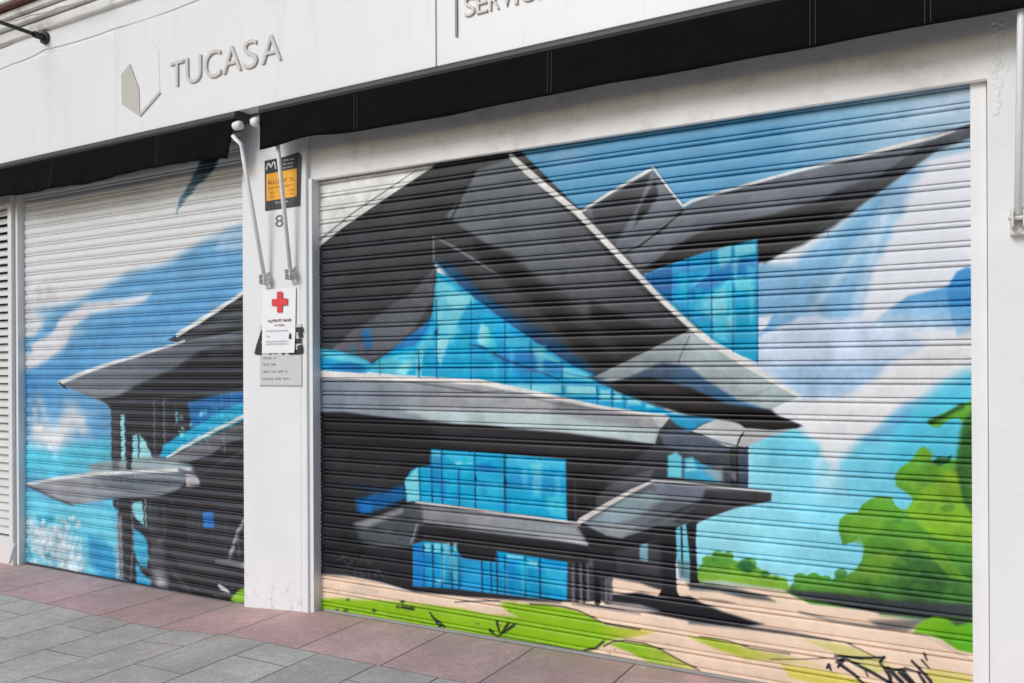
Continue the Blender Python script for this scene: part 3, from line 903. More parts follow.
# lower right canopy piece
m.poly([(692, 431), (704, 424), (716, 420), (730, 422), (748, 428), (770, 431), (790, 430), (768, 437), (745, 447), (728, 447), (708, 438)], (200, 202, 204), 1.4, None, .2)
m.poly([(746, 430), (790, 430), (768, 437), (745, 447), (738, 446)], (176, 178, 180), 2, None, .2, .9)
m.line([(744, 432), (740, 438), (737, 446)], [1.2, 2, 1.4], (50, 48, 50), 1)
m.poly([(664, 412), (690, 416), (716, 419), (702, 424), (690, 431), (676, 424)], (24, 150, 196), 3, None, .3)
m.poly([(724, 412), (771, 413), (785, 419), (801, 425), (798, 428), (775, 430), (745, 428)], (24, 21, 23), 1.6, None, .1)
m.line([(690, 431), (720, 442), (745, 448)], 1.2, (60, 64, 72), 1, .8)

# --- upper right: peak and wing
m.poly([(576, 212), (596, 200), (652, 169), (684, 209), (700, 200), (746, 186), (810, 170), (862, 157), (905, 143), (971, 124), (975, 124), (975, 136), (938, 150), (904, 174), (880, 192), (832, 226), (792, 248),
        (764, 263), (757, 242), (704, 253), (644, 274), (636, 272)], (96, 100, 108), 1.2, ((640, 230), (860, 170), (104, 106, 114)), .3)
m.poly([(592, 208), (651, 173), (652, 190), (640, 206), (626, 226), (614, 246), (596, 226)], (76, 76, 80), 3, None, .3)
m.poly([(652, 172), (682, 208), (650, 228), (622, 236), (638, 208)], (110, 114, 122), 2.5, None, .3)
m.poly([(640, 208), (656, 180), (659, 196), (648, 212), (634, 226)], (50, 48, 52), 4, None, .3, .9)
m.poly([(625, 250), (684, 211), (730, 194), (790, 190), (770, 208), (700, 220), (660, 250), (640, 266)], (112, 114, 122), 4, None, .3, .8)
m.poly([(640, 272), (672, 248), (712, 228), (770, 214), (820, 200), (846, 184), (880, 172), (930, 142), (973, 128), (973, 138), (936, 152), (902, 176), (876, 195), (832, 228), (790, 250), (764, 264), (757, 243), (704, 254), (650, 274)],
       (44, 42, 46), 5, ((760, 240), (960, 140), (78, 84, 90)), .35)
m.poly([(752, 228), (772, 226), (770, 260), (757, 264)], (44, 42, 46), 1.5)
m.poly([(756, 232), (790, 214), (830, 204), (850, 200), (820, 226), (780, 252), (764, 262), (758, 246)], (40, 36, 38), 5, None, .3, .85)
m.poly([(790, 190), (850, 172), (900, 160), (880, 176), (830, 194), (780, 208)], (100, 104, 116), 5, None, .3, .7)
m.line([(683, 211), (664, 228), (640, 246), (626, 252)], [2, 2.4, 2, 1], (44, 42, 46), 1.2, .9)
m.line([(579, 213), (612, 192), (640, 176), (653, 168.5)], [3, 2.8, 3.4, 3], (226, 224, 220), .9)
m.line([(654, 168), (664, 182), (674, 195), (683, 206)], [1.8, 2, 2.2, 2.4], (222, 222, 222), .9)
m.line([(684, 206), (692, 201), (712, 195), (745, 185.5), (790, 173), (830, 163), (860, 156), (885, 149.5), (910, 143), (935, 137), (955, 131)], [2.4, 3, 2.6, 3, 3, 3, 3.4, 4, 4.6, 4, 1], (218, 218, 216), 1.2)
m.line([(655, 167), (672, 190), (684, 204)], 1, (40, 60, 80), 1, .5)

# right glass
m.poly([(642, 276), (660, 268), (700, 254), (757, 239), (758, 362), (742, 356), (716, 342), (690, 322), (660, 294)], (0, 148, 206), 1.2, ((660, 270), (750, 350), (0, 166, 206)), .3)
m.poly([(643, 276), (672, 265), (672, 302), (652, 288)], (0, 100, 168), 3, None, .3, .9)
m.poly([(672, 266), (690, 260), (690, 318), (672, 302)], (24, 140, 206), 2, None, .3, .8)
m.poly([(718, 250), (731, 246), (732, 262), (724, 272), (718, 262)], (116, 206, 224), 4, None, .2, .9)
m.poly([(734, 246), (756, 241), (756, 252), (736, 258)], (118, 208, 224), 3, None, .2, .9)
m.poly([(694, 280), (708, 271), (710, 282), (700, 290), (690, 290)], (76, 186, 222), 4, None, .2, .85)
m.poly([(694, 310), (700, 298), (722, 286), (732, 276), (733, 310), (712, 318), (700, 312)], (110, 202, 220), 5, None, .2, .85)
m.poly([(712, 300), (732, 284), (733, 330), (712, 322)], (128, 208, 222), 5, None, .2, .8)
m.poly([(736, 276), (752, 276), (750, 290), (736, 292)], (110, 206, 222), 4, None, .2, .8)
m.poly([(712, 272), (740, 258), (757, 262), (740, 274), (716, 286), (692, 300), (690, 290)], (18, 108, 176), 3, None, .3, .8)
m.poly([(712, 322), (732, 328), (732, 346), (714, 338)], (90, 200, 224), 5, None, .2, .8)
m.poly([(742, 262), (757, 258), (757, 280), (744, 276)], (20, 132, 206), 4, None, .2, .7)
for x_, y0_, y1_, w_ in ((653.5, 271, 288, 1), (671, 265, 302, 1.2), (688, 259, 320, 1.4), (711.5, 251, 342, 1.4), (733, 246, 352, 1.4)):
    m.line([(x_, y0_), (x_ + .3, y1_)], w_, (14, 84, 136), .9, .85)
for pts in ([(650, 278), (700, 270), (757, 258)], [(656, 284), (700, 280), (757, 276)], [(690, 302), (757, 294)], [(700, 318), (757, 314)]):
    m.line(pts, 1.1, (14, 96, 150), 1, .6)
m.line([(757.5, 240), (757.5, 362)], 1.6, (20, 110, 170), 1)
# pale and dark vertical streaks of spray inside the panes
for bx_ in ((442, 320, 500, 380), (508, 346, 552, 380), (432, 456, 470, 500), (478, 458, 562, 512), (416, 552, 456, 584), (500, 560, 564, 594), (676, 272, 708, 312), (716, 256, 754, 346)):
    q_ = random.Random(int(bx_[0]))
    for _ in range(7):
        x_ = q_.uniform(bx_[0], bx_[2])
        y_ = q_.uniform(bx_[1], bx_[3])
        h_ = q_.uniform(6, 20)
        w_ = q_.uniform(2, 6)
        y0_, y1_ = max(bx_[1], y_ - h_), min(bx_[3], y_ + h_)
        m.poly([(x_ - w_, y0_), (x_ + w_, y0_ + 1), (x_ + w_ * .6, y1_), (x_ - w_ * .6, y1_)], q_.choice(((150, 224, 234), (120, 212, 230), (0, 118, 186), (0, 178, 206))), 5, None, .3, q_.uniform(.25, .6))
# ridge line over everything
m.line([(511, 156), (528, 172), (552, 192), (578, 213), (604, 240), (630, 267), (660, 298), (700, 335), (742, 363), (800, 397)], [4, 6, 5.5, 5.5, 5.5, 5.5, 5, 5.5, 4.4, 3.6], (228, 226, 222), .9)
m.line([(516, 155), (548, 184), (582, 210), (634, 264), (704, 332)], 1, (70, 70, 72), 1, .6)

# --- tag at lower right and faint tag lower left
INK = (48, 46, 54)
for pts, wd in (([(835, 656), (862, 658), (885, 657)], [2, 3.2, 2]), ([(837, 662), (845, 658), (838, 667)], [3, 4, 2.4]), ([(840, 664), (854, 674), (868, 688)], [4, 3.4, 3]),
                ([(848, 660), (872, 672), (892, 684), (900, 692)], [3, 4, 3.4, 2]), ([(884, 657), (880, 662), (890, 676), (892, 690)], [3, 2.6, 4, 3]), ([(888, 668), (902, 682), (908, 694)], [4, 5, 3]),
                ([(900, 672), (912, 684), (920, 694)], [5, 4, 3]), ([(890, 671), (906, 668), (918, 672)], [2, 2.6, 2]), ([(912, 661), (918, 667), (930, 680), (936, 694)], [3, 3, 4, 3]),
                ([(922, 660), (929, 668)], [2.4, 1.6]), ([(924, 653), (927, 660)], [2.4, 2]), ([(827, 668), (829, 665), (831, 670)], [2, 4, 2]), ([(904, 672), (916, 686), (914, 694)], [4, 5, 4]),
                ([(864, 668), (868, 676)], [1, 2]), ([(918, 672), (926, 684), (924, 694)], [3, 4, 3])):
    m.line(pts, wd, INK, 1.0, .92)
for pts in ([(338, 560), (344, 556), (352, 560)], [(342, 556), (348, 566), (356, 556), (358, 563)], [(360, 563), (362, 555), (368, 559)], [(362, 560), (372, 564)], [(355, 571), (356, 576)],
            [(360, 570), (361, 576), (366, 575)], [(368, 571), (370, 577)], [(374, 572), (376, 578)], [(378, 570), (384, 578)], [(352, 569), (380, 570)]):
    m.line(pts, 1.0, (112, 112, 112), 1, .55)
m.blob((360, 590), 20, 10, (186, 176, 172), .5)

# ---------------------------------------------------------------- mural, narrow shutter
ML = Mural(-7.05, -4.2, -0.08, 3.23, 0.004, (229, 229, 229))
m = ML
m.poly([(250, 222), (242, 227), (222, 234), (200, 243), (172, 262), (140, 270), (112, 282), (84, 300), (56, 310), (40, 330), (18, 345), (18, 620), (250, 620)], (104, 166, 208), 11,
       ((220, 250), (60, 400), (98, 164, 210)), .25)
m.poly([(250, 222), (222, 234), (215, 246), (232, 252), (250, 250)], (168, 200, 226), 8, None, .2, .9)
m.poly([(18, 280), (60, 282), (56, 300), (40, 322), (18, 332)], (230, 230, 232), 10)
m.poly([(150, 292), (146, 300), (118, 308), (90, 316), (72, 330), (66, 346), (50, 358), (36, 366), (18, 374), (18, 350), (34, 342), (52, 332), (62, 318), (84, 304), (110, 300)], (226, 226, 230), 6, None, .15)
m.poly([(18, 340), (30, 338), (32, 352), (18, 356)], (110, 170, 212), 5, None, .2, .8)
m.blob((52, 316), 24, 6, (120, 178, 214), .7)
m.poly([(60, 352), (90, 330), (130, 314), (170, 300), (232, 282), (238, 292), (180, 320), (120, 345), (60, 372)], (82, 156, 206), 8, None, .3, .7)
m.blob((70, 342), 26, 7, (230, 230, 233), .6, 15)
m.poly([(18, 372), (100, 360), (60, 380), (60, 400), (18, 402)], (72, 148, 204), 8, None, .3, .7)
m.poly([(18, 440), (60, 444), (110, 440), (116, 470), (70, 476), (18, 480)], (84, 198, 224), 9, None, .3)
m.blob((58, 425), 42, 17, (226, 226, 230), 1.0, -8)
m.blob((42, 430), 26, 9, (232, 230, 230), .9)
m.blob((76, 420), 24, 10, (226, 226, 232), .9)
m.poly([(18, 488), (60, 500), (112, 505), (120, 540), (118, 600), (18, 600)], (104, 204, 228), 5, None, .3)
m.poly([(90, 536), (112, 548), (120, 572), (118, 590), (100, 575), (88, 560)], (30, 160, 212), 6, None, .3)
m.poly([(36, 514), (52, 514), (54, 524), (40, 524)], (40, 172, 206), 4, None, .3, .9)
m.poly([(24, 520), (34, 516), (42, 528), (58, 526), (70, 540), (84, 558), (86, 575), (60, 568), (36, 552), (26, 540)], (196, 214, 224), 8, None, .5, .85)
m.speck(150, (26, 518, 84, 572), (236, 236, 236), (.5, 1.6), 3)
m.speck(40, (26, 518, 90, 575), (110, 190, 214), (.5, 1.4), 4)
m.blob((50, 555), 4, 3, (40, 130, 160), .9)
# upper roofs
m.poly([(172, 338), (180, 334), (205, 318), (250, 287), (250, 352), (190, 350)], (54, 53, 58), 1.2, None, .35)
m.poly([(186, 334), (220, 316), (250, 305), (250, 322), (215, 330)], (92, 92, 96), 5, None, .3, .7)
m.poly([(168, 340), (180, 333), (184, 336), (178, 342)], (28, 27, 31), 1)
m.line([(177, 335), (200, 321), (222, 307), (246, 291)], [3, 3.4, 3, 2.4], (224, 224, 222), .9)
m.poly([(60, 383), (100, 367), (140, 356), (185, 341), (250, 330), (250, 392), (150, 394), (112, 400), (98, 400), (80, 392)], (116, 118, 126), 1.2, ((90, 375), (200, 365), (96, 96, 102)), .35)
m.poly([(120, 394), (150, 380), (180, 366), (200, 352), (222, 346), (250, 346), (250, 392), (180, 392), (112, 401)], (36, 34, 38), 3, None, .3)
m.poly([(68, 386), (100, 388), (132, 388), (118, 396), (98, 400), (82, 392)], (134, 136, 140), 3, None, .3, .85)
m.line([(60, 383), (80, 374.5), (100, 367), (140, 355), (185, 341)], [3, 2.6, 2.4, 2, 1.6], (224, 224, 224), .9)
m.line([(60, 383), (66, 388)], 1.4, (40, 40, 44), 1)
# dark body
m.poly([(98, 399), (150, 393), (250, 386), (250, 620), (185, 592), (130, 582), (118, 575), (118, 498), (112, 470), (112, 412), (108, 404)], (46, 43, 48), 1.5, None, .35)
m.poly([(112, 410), (122, 410), (122, 474), (112, 474)], (62, 58, 62), 2, None, .3)
m.poly([(121, 415), (125, 414), (126, 470), (122, 472)], (148, 214, 222), 1.3, None, .2)
m.poly([(133, 436), (138, 434), (139, 464), (133, 466)], (138, 206, 216), 1.3, None, .2)
m.poly([(140, 434), (146, 442), (153, 458), (140, 462)], (150, 210, 216), 1.6, None, .2)
m.line([(154.5, 398), (155, 452)], 1.6, (110, 106, 112), 1.4, .8)
m.line([(164, 398), (165, 446)], 1.6, (128, 122, 128), 1.4, .8)
m.line([(168, 400), (168, 440)], .8, (70, 74, 80), 1, .8)
m.poly([(188, 402), (215, 395), (250, 388), (250, 404), (215, 416), (192, 428)], (0, 106, 172), 2.5, None, .35)
m.poly([(160, 456), (164, 445), (180, 435), (200, 424), (222, 410), (250, 400), (250, 418), (222, 430), (198, 442), (178, 452), (168, 458)], (0, 164, 206), 1.8, None, .3)
m.speck(40, (176, 408, 242, 446), (120, 214, 226), (.8, 1.8), 8)
m.poly([(168, 459), (200, 442), (250, 418), (250, 436), (222, 446), (212, 455), (190, 462)], (122, 120, 122), 1.5, ((180, 455), (240, 430), (92, 90, 94)), .3)
m.line([(168, 457), (184, 447), (204, 436), (228, 424), (246, 415)], [1.6, 2.6, 2.4, 2.6, 3], (214, 212, 210), 1)
m.poly([(190, 464), (214, 456), (224, 446), (250, 440), (250, 470), (205, 474)], (38, 36, 40), 4, None, .3)
# long canopy
m.poly([(88, 466), (104, 461), (122, 460), (152, 457), (176, 460), (192, 466), (196, 474), (140, 474), (92, 476)], (146, 164, 168), 3, None, .3)
m.poly([(112, 462), (120, 462), (122, 472), (112, 472)], (120, 120, 122), 2, None, .3, .6)
m.poly([(27, 485), (60, 478), (95, 475), (150, 472), (188, 472), (184, 484), (176, 492), (160, 497), (112, 499), (72, 505), (48, 495)], (118, 124, 132), 1.2, ((110, 480), (90, 502), (152, 152, 158)), .3)
m.poly([(96, 478), (150, 474), (186, 474), (182, 484), (160, 489), (110, 488)], (94, 100, 110), 4, None, .3, .8)
m.line([(27, 484), (60, 478), (94, 474), (140, 471.5), (190, 470)], [1.4, 2, 2.4, 2.2, 2.6], (220, 220, 222), 1)
m.poly([(186, 472), (194, 472), (201, 482), (200, 489), (186, 488)], (178, 176, 180), 1.8, None, .2)
m.line([(27, 485), (50, 496), (72, 505)], 1.4, (70, 74, 80), 1.2, .8)
m.poly([(103, 500), (160, 497), (184, 488), (204, 484), (250, 480), (250, 505), (140, 510), (112, 508)], (36, 34, 38), 3, None, .3)
# columns and gaps below
m.poly([(102, 500), (112, 499), (118, 520), (120, 576), (116, 576), (116, 530)], (84, 190, 218), 1.5)
m.poly([(116, 516), (122, 516), (124, 578), (116, 580)], (170, 176, 184), 2.5, None, .3, .7)
m.poly([(133, 502), (142, 501), (144, 512), (144, 526), (138, 520), (132, 512)], (134, 206, 218), 1.8, None, .2)
m.line([(145.5, 500), (146.5, 526)], 1.4, (160, 200, 206), 1.2, .8)
m.poly([(133, 528), (140, 532), (147, 540), (149, 558), (147, 568), (140, 566), (134, 552)], (56, 172, 210), 2, None, .3)
m.poly([(136, 562), (144, 574), (152, 582), (150, 588), (137, 584)], (40, 164, 212), 2, None, .3)
m.poly([(150, 540), (164, 536), (166, 580), (156, 584), (150, 572)], (96, 92, 96), 5, None, .35, .8)
m.blob((160, 582), 13, 9, (190, 188, 194), .9)
m.line([(164, 505), (165, 535)], 1.4, (96, 94, 98), 1.2, .8)
for x_ in (189, 193, 197, 213, 226):
    m.line([(x_, 510), (x_ + .5, 545)], 1.1, (100, 100, 106), 1.2, .6)
m.poly([(203, 512), (214, 511), (215, 528), (204, 528)], (0, 104, 186), 2, None, .3)
m.line([(246, 518), (238, 532), (233, 548), (229, 561)], [2.4, 3, 3.4, 3.6], (156, 154, 158), 1.4)
m.line([(217, 561), (232, 563), (250, 567)], [3, 3.6, 4.4], (166, 164, 168), 1.5)
m.line([(236, 572), (214, 568), (180, 562)], [1, 2.4, 1], (84, 82, 88), 2, .7)
m.line([(168, 565), (180, 580), (192, 594)], [2, 4, 3], (92, 90, 94), 3, .7)
m.poly([(168, 548), (200, 556), (215, 570), (180, 566)], (72, 72, 78), 5, None, .3, .7)
m.line([(220, 586), (224, 589), (229, 592)], [3, 4, 2], (206, 208, 214), 1.4)
m.poly([(230, 604), (233, 596), (239, 590), (250, 586), (250, 612)], (134, 194, 34), 2.5, None, .2)
# teal spray spike at the top
m.poly([(236, 128), (230, 142), (222, 155), (212, 172), (196, 188), (184, 203), (177, 215), (180, 200), (190, 183), (198, 166), (206, 150), (214, 138)], (18, 46, 62), 3.5,
       ((225, 145), (180, 208), (110, 152, 172)), .3)

# wear along the foot of both shutters: scuffs, dust, splashes
for sheet_, x0_, x1_ in ((MR, 322, 700), (ML, 28, 240)):
    for k_ in range(70):
        q_ = random.Random(k_ * 7 + int(x0_))
        x_ = q_.uniform(x0_, x1_)
        yb_ = (609 + (x_ - 322) * .176) if sheet_ is MR else (562 + (x_ - 25) * .195)
        y_ = yb_ - abs(q_.gauss(0, 14))
        sheet_.blob((x_, y_), q_.uniform(1, 4.5), q_.uniform(.6, 1.6), q_.choice(((120, 112, 104), (176, 168, 158), (70, 66, 62))), q_.uniform(.15, .5))
for x_, y0_, l_ in ((352, 418, 16), (470, 432, 22), (540, 446, 14), (646, 500, 12), (672, 600, 8), (612, 398, 10), (366, 364, 9), (828, 228, 9), (700, 262, 8), (905, 500, 14), (870, 548, 10)):
    c_ = MR.c((x_, y0_ + 1))
    MR.line([(x_, y0_), (x_ + .3, y0_ + l_)], [1.3, .7], tuple(int(255 * v) for v in MR.img[int(c_[1]), int(c_[0])]), 1, .8)
m = ML
# finer pieces of the narrow shutter's house
for pts, wd, col in (([(132, 500), (133, 540), (131, 580)], 1.6, (120, 118, 122)), ([(118, 500), (119, 540), (121, 578)], 1.4, (96, 96, 102)),
                     ([(150, 500), (151, 530)], 1.2, (112, 110, 114)), ([(172, 500), (173, 545)], 1.0, (84, 84, 90)), ([(180, 470), (206, 476), (243, 480)], 2.4, (76, 76, 82)),
                     ([(206, 500), (243, 505)], 2.2, (70, 70, 76)), ([(206, 540), (243, 546)], 2, (74, 74, 80)), ([(150, 520), (200, 528), (243, 534)], 1.6, (78, 78, 84)),
                     ([(224, 430), (225, 452)], 1.1, (150, 150, 152)), ([(206, 438), (212, 452)], 1.1, (150, 150, 152)), ([(176, 404), (176, 428)], .9, (96, 94, 98)),
                     ([(222, 394), (222, 408)], 1, (80, 170, 210)), ([(232, 392), (232, 404)], 1, (80, 170, 210)), ([(212, 398), (212, 414)], 1, (60, 150, 200)),
                     ([(200, 512), (200, 532)], 1, (60, 90, 120)), ([(217, 510), (217, 530)], .9, (70, 80, 96)), ([(238, 536), (240, 558)], 2, (110, 110, 116)),
                     ([(128, 478), (160, 476), (182, 478)], 2, (130, 134, 140)), ([(112, 480), (150, 481), (182, 482)], 1.2, (70, 72, 80)), ([(100, 492), (140, 491), (170, 490)], 2, (140, 142, 148))):
    m.line(pts, wd, col, 1.2, .75)
m.poly([(122, 520), (128, 516), (130, 574), (124, 578)], (62, 58, 60), 3, None, .3, .8)
m.poly([(176, 545), (243, 556), (243, 566), (190, 560)], (58, 58, 64), 5, None, .3, .7)
m.poly([(205, 350), (243, 343), (243, 352), (215, 358)], (84, 84, 88), 5, None, .3, .5)
for x_, y0_, l_ in ((136, 470, 12), (124, 473, 10), (108, 472, 8)):
    m.line([(x_, y0_), (x_ + .2, y0_ + l_)], [1.2, .6], (150, 190, 200) if y0_ > 460 and x_ < 140 else (60, 60, 66), 1, .7)

m.poly([(113, 412), (119, 411), (119, 470), (113, 470)], (84, 82, 88), 2.5, None, .3, .6)
m.poly([(126, 420), (132, 420), (132, 470), (127, 470)], (30, 29, 34), 2, None, .3, .8)
m.poly([(146, 506), (158, 504), (160, 534), (150, 538)], (70, 70, 76), 3, None, .3, .7)
m.poly([(170, 505), (186, 505), (187, 545), (172, 548)], (30, 29, 34), 3, None, .3, .7)
m.poly([(216, 506), (232, 506), (232, 545), (217, 545)], (62, 62, 68), 4, None, .3, .5)
m.line([(120, 402), (170, 397), (243, 390)], [1, 2, 2.4], (84, 84, 90), 2, .7)
m.line([(186, 342), (214, 337), (243, 331)], 1.2, (120, 120, 124), 1.2, .7)
m.line([(243, 452), (224, 462), (203, 474)], [3, 2.4, 1.2], (88, 86, 90), 2, .7)


# ---------------------------------------------------------------- roller shutters
GAIN = 0.92


def curtain(name, parent, x0, x1, z0, z1, dx, pitch, zref, prof, mural, m):
    """one mesh of interlocking slats; prof = (u, depth) over one pitch, u upwards from the joint"""
    nx = int(round((x1 - x0) / dx)) + 1
    xs = np.linspace(x0, x1, nx)
    k0 = math.floor((z0 - zref) / pitch)
    k1 = math.ceil((z1 - zref) / pitch)
    zs, ys = [], []
    q = np.random.default_rng(5)
    for k in range(k0, k1 + 1):
        jit = q.normal(0, 0.0008)
        for u, d in prof:
            z = zref + k * pitch + u
            if z0 <= z <= z1:
                zs.append(z)
                ys.append(S + d + jit)
    zs = np.array(zs)
    ys = np.array(ys)
    nz = len(zs)
    X, Z = np.meshgrid(xs, zs)
    Y = np.repeat(ys[:, None], nx, 1)
    Y = Y + 0.0015 * np.sin(X * 2.1 + Z * 3.0) + 0.0010 * np.sin(X * 7.3 + 1.3 * Z)
    off = np.array(parent.location)
    co = np.stack([X - off[0], Y - off[1], Z - off[2]], -1).reshape(-1, 3).astype(np.float32)
    a = (np.arange(nz - 1)[:, None] * nx + np.arange(nx - 1)[None, :])
    quads = np.stack([a, a + 1, a + nx + 1, a + nx], -1).reshape(-1, 4).astype(np.int32)
    me = bpy.data.meshes.new(name)
    me.vertices.add(len(co))
    me.vertices.foreach_set('co', co.ravel())
    me.loops.add(quads.size)
    me.loops.foreach_set('vertex_index', quads.ravel())
    me.polygons.add(len(quads))
    me.polygons.foreach_set('loop_start', np.arange(0, quads.size, 4, dtype=np.int32))
    me.polygons.foreach_set('use_smooth', np.ones(len(quads), bool))
    me.update(calc_edges=True)
    me.validate()
    col = mural.sample(X, Z) * GAIN
    rgba = np.concatenate([col, np.ones(col.shape[:2] + (1,))], -1).astype(np.float32)
    at_ = me.color_attributes.new('paint', 'FLOAT_COLOR', 'POINT')
    at_.data.foreach_set('color', rgba.ravel())
    me.materials.append(M[m])
    o = bpy.data.objects.new(name, me)
    COL.objects.link(o)
    o.parent = parent
    return o


# wide slat, groove, narrow rib, groove
P = 0.0848
prof_r = [(0.0, 0.020), (0.0024, 0.020), (0.0029, 0.000), (0.0042, -0.0026), (0.008, -0.0052), (0.012, -0.0056), (0.016, -0.0048), (0.0200, -0.0022),
          (0.0218, 0.0012), (0.0223, 0.018), (0.0262, 0.018), (0.0267, 0.000), (0.0280, -0.0014)]
for k in range(13):
    u = 0.030 + k * (0.0795 - 0.030) / 12
    t = (u - 0.055) / 0.025
    prof_r.append((u, -0.0030 + (0.0030 if t > 0 else 0.0014) * t ** 4))
prof_r += [(0.0806, 0.0012), (0.0815, 0.0030), (0.0820, 0.020)]

PL = 0.0785
prof_l = [(0.0, 0.015), (0.0014, 0.015), (0.0018, 0.003), (0.0045, -0.0010), (0.009, -0.0028), (0.013, -0.0030), (0.0165, -0.0018), (0.0190, 0.003), (0.0194, 0.013), (0.0214, 0.013),
          (0.0218, 0.0035)]
for k in range(14):
    u = 0.0230 + k * (0.0755 - 0.0230) / 13
    t = (u - 0.0470) / 0.0290
    prof_l.append((u, -0.0062 + 0.0098 * abs(t) ** 2.0))
prof_l += [(0.0768, 0.0035), (0.0773, 0.015)]

SH = 'roller shutters of the shop front'
RS = thing('roller_shutter', 'wide roller shutter painted with a dark angular house, blue glass and a green tree', 'roller shutter',
           (-1.85, S, 0.0), SH)
curtain('curtain', RS, -3.715, 0.005, -0.01, 2.80, 0.0042, P, 2.66, prof_r, MR, 'mural')
bm = bmesh.new()
box(bm, -3.80, -3.690, 0.018, 0.135, gz(-3.7) - .02, 2.775, 0.003)
put('guide_rail', bm, M['frame'], RS)
bm = bmesh.new()
box(bm, -0.013, 0.048, 0.072, 0.135, 0.0, 2.763, 0.004)
put('guide_rail', bm, M['frame'], RS)
bm = bmesh.new()
for xa, xb in ((-3.655, -1.9), (-1.9, -0.03)):
    pass
n = 14
vs = []
xs = [-3.655 + k * (3.655 - 0.03) / n for k in range(n + 1)]
prev = None
for x in xs:
    g = gz(x)
    ring = [bm.verts.new((x, yy, g + zz)) for yy, zz in ((0.074, -0.02), (0.074, 0.008), (0.078, 0.011), (0.105, 0.011), (0.105, -0.02))]
    if prev:
        for a_, b_ in zip(range(5), (1, 2, 3, 4, 0)):
            bm.faces.new((prev[a_], prev[b_], ring[b_], ring[a_]))
    else:
        bm.faces.new(ring)
    prev = ring
bm.faces.new(list(reversed(prev)))
put('bottom_bar', bm, M['kerb'], RS)

LS = thing('roller_shutter', 'narrower roller shutter left of the pillar, painted white and blue above jutting grey roofs', 'roller shutter',
           (-5.7, S, -0.06), SH)
curtain('curtain', LS, -7.0, -4.25, -0.058, 3.2, 0.0065, PL, 2.352, prof_l, ML, 'mural_gloss')
bm = bmesh.new()
box(bm, -7.0, -6.968, 0.030, 0.135, -0.08, 3.2, 0.003)
put('guide_rail', bm, M['frame'], LS)
bm = bmesh.new()
box(bm, -6.9, -4.3, 0.078, 0.112, -0.085, -0.056, 0.004)
put('bottom_bar', bm, M['dark'], LS)

# ---------------------------------------------------------------- building
B = thing('shop_building', 'white painted shop front wall with a pillar between two painted roller shutters', 'building', (-3.0, 0.3, 0))
# pillar: wide plain face with shallow side rebates
bm = bmesh.new()
box(bm, -4.298, -3.722, 0.0, 0.5, -0.12, 3.25, 0.008)
box(bm, -4.236, -3.775, -0.0025, 0.1, -0.12, 3.24, 0.002)
put('pillar', bm, M['wall'], B)
# lintel cover over the wide shutter
bm = bmesh.new()
pl = [(-3.745, 2.765), (0.056, 2.752), (0.056, 3.26), (-3.745, 3.26)]
prism(bm, pl, 0.034, 0.070)
box(bm, -3.72, 0.05, 0.071, 0.46, 3.15, 3.26)
bmesh.ops.bevel(bm, geom=[e for e in bm.edges if all(v.co.z < 3 for v in e.verts)], offset=0.004, segments=2, affect='EDGES')
put('lintel', bm, M['lintel'], B)
bm = bmesh.new()
box(bm, -6.92, -4.30, 0.13, 0.42, 3.19, 3.3)
put('lintel', bm, M['lintel'], B)
# wall to the right with a rough, patched edge
bm = bmesh.new()
box(bm, 0.0495, 3.4, 0.03, 0.5, -0.1, 3.26, 0.005)
put('side_wall', bm, M['wall'], B)
bm = bmesh.new()
q = random.Random(4)
for k in range(150):
    z = 2.6 + 0.47 * k / 150
    x = 0.074 + abs(q.gauss(0, .014))
    bmesh.ops.create_icosphere(bm, subdivisions=2, radius=q.uniform(.003, .010),
                               matrix=Matrix.Translation((x, 0.03, z)) @ Matrix.Diagonal((1, .3, 1.4, 1)))
put('plaster_patch', bm, M['wall'], B, smooth=True)
bm = bmesh.new()
box(bm, -12.0, -7.72, 0.0, 0.5, -0.15, 3.26)
put('side_wall', bm, M['wall'], B)
bm = bmesh.new()
box(bm, -12.0, 3.4, -0.05, 0.5, 3.262, 7.5)
put('upper_wall', bm, M['wall'], B)
bm = bmesh.new()
box(bm, -12.0, 3.4, 0.502, 0.7, -0.2, 7.5)
put('light_blocker', bm, M['inside'], B)  # unseen dark slab added behind the shop front to block light
# mouldings under the balcony, top left
bm = bmesh.new()
box(bm, -12, -5.2, -0.085, 0.0, 4.25, 4.33, 0.012)
box(bm, -12, -5.2, -0.12, 0.0, 4.338, 4.39, 0.012)
box(bm, -12, -5.2, -0.15, 0.0, 4.398, 4.45, 0.012)
put('cornice', bm, M['stone'], B)
bm = bmesh.new()
box(bm, -12, -6.2, -0.20, 0.0, 4.455, 4.47)
put('balcony_soffit', bm, M['rust'], B)
bm = bmesh.new()
box(bm, -12, -6.2, -0.22, 0.0, 4.474, 4.62, 0.015)
put('balcony_slab', bm, M['stone'], B)

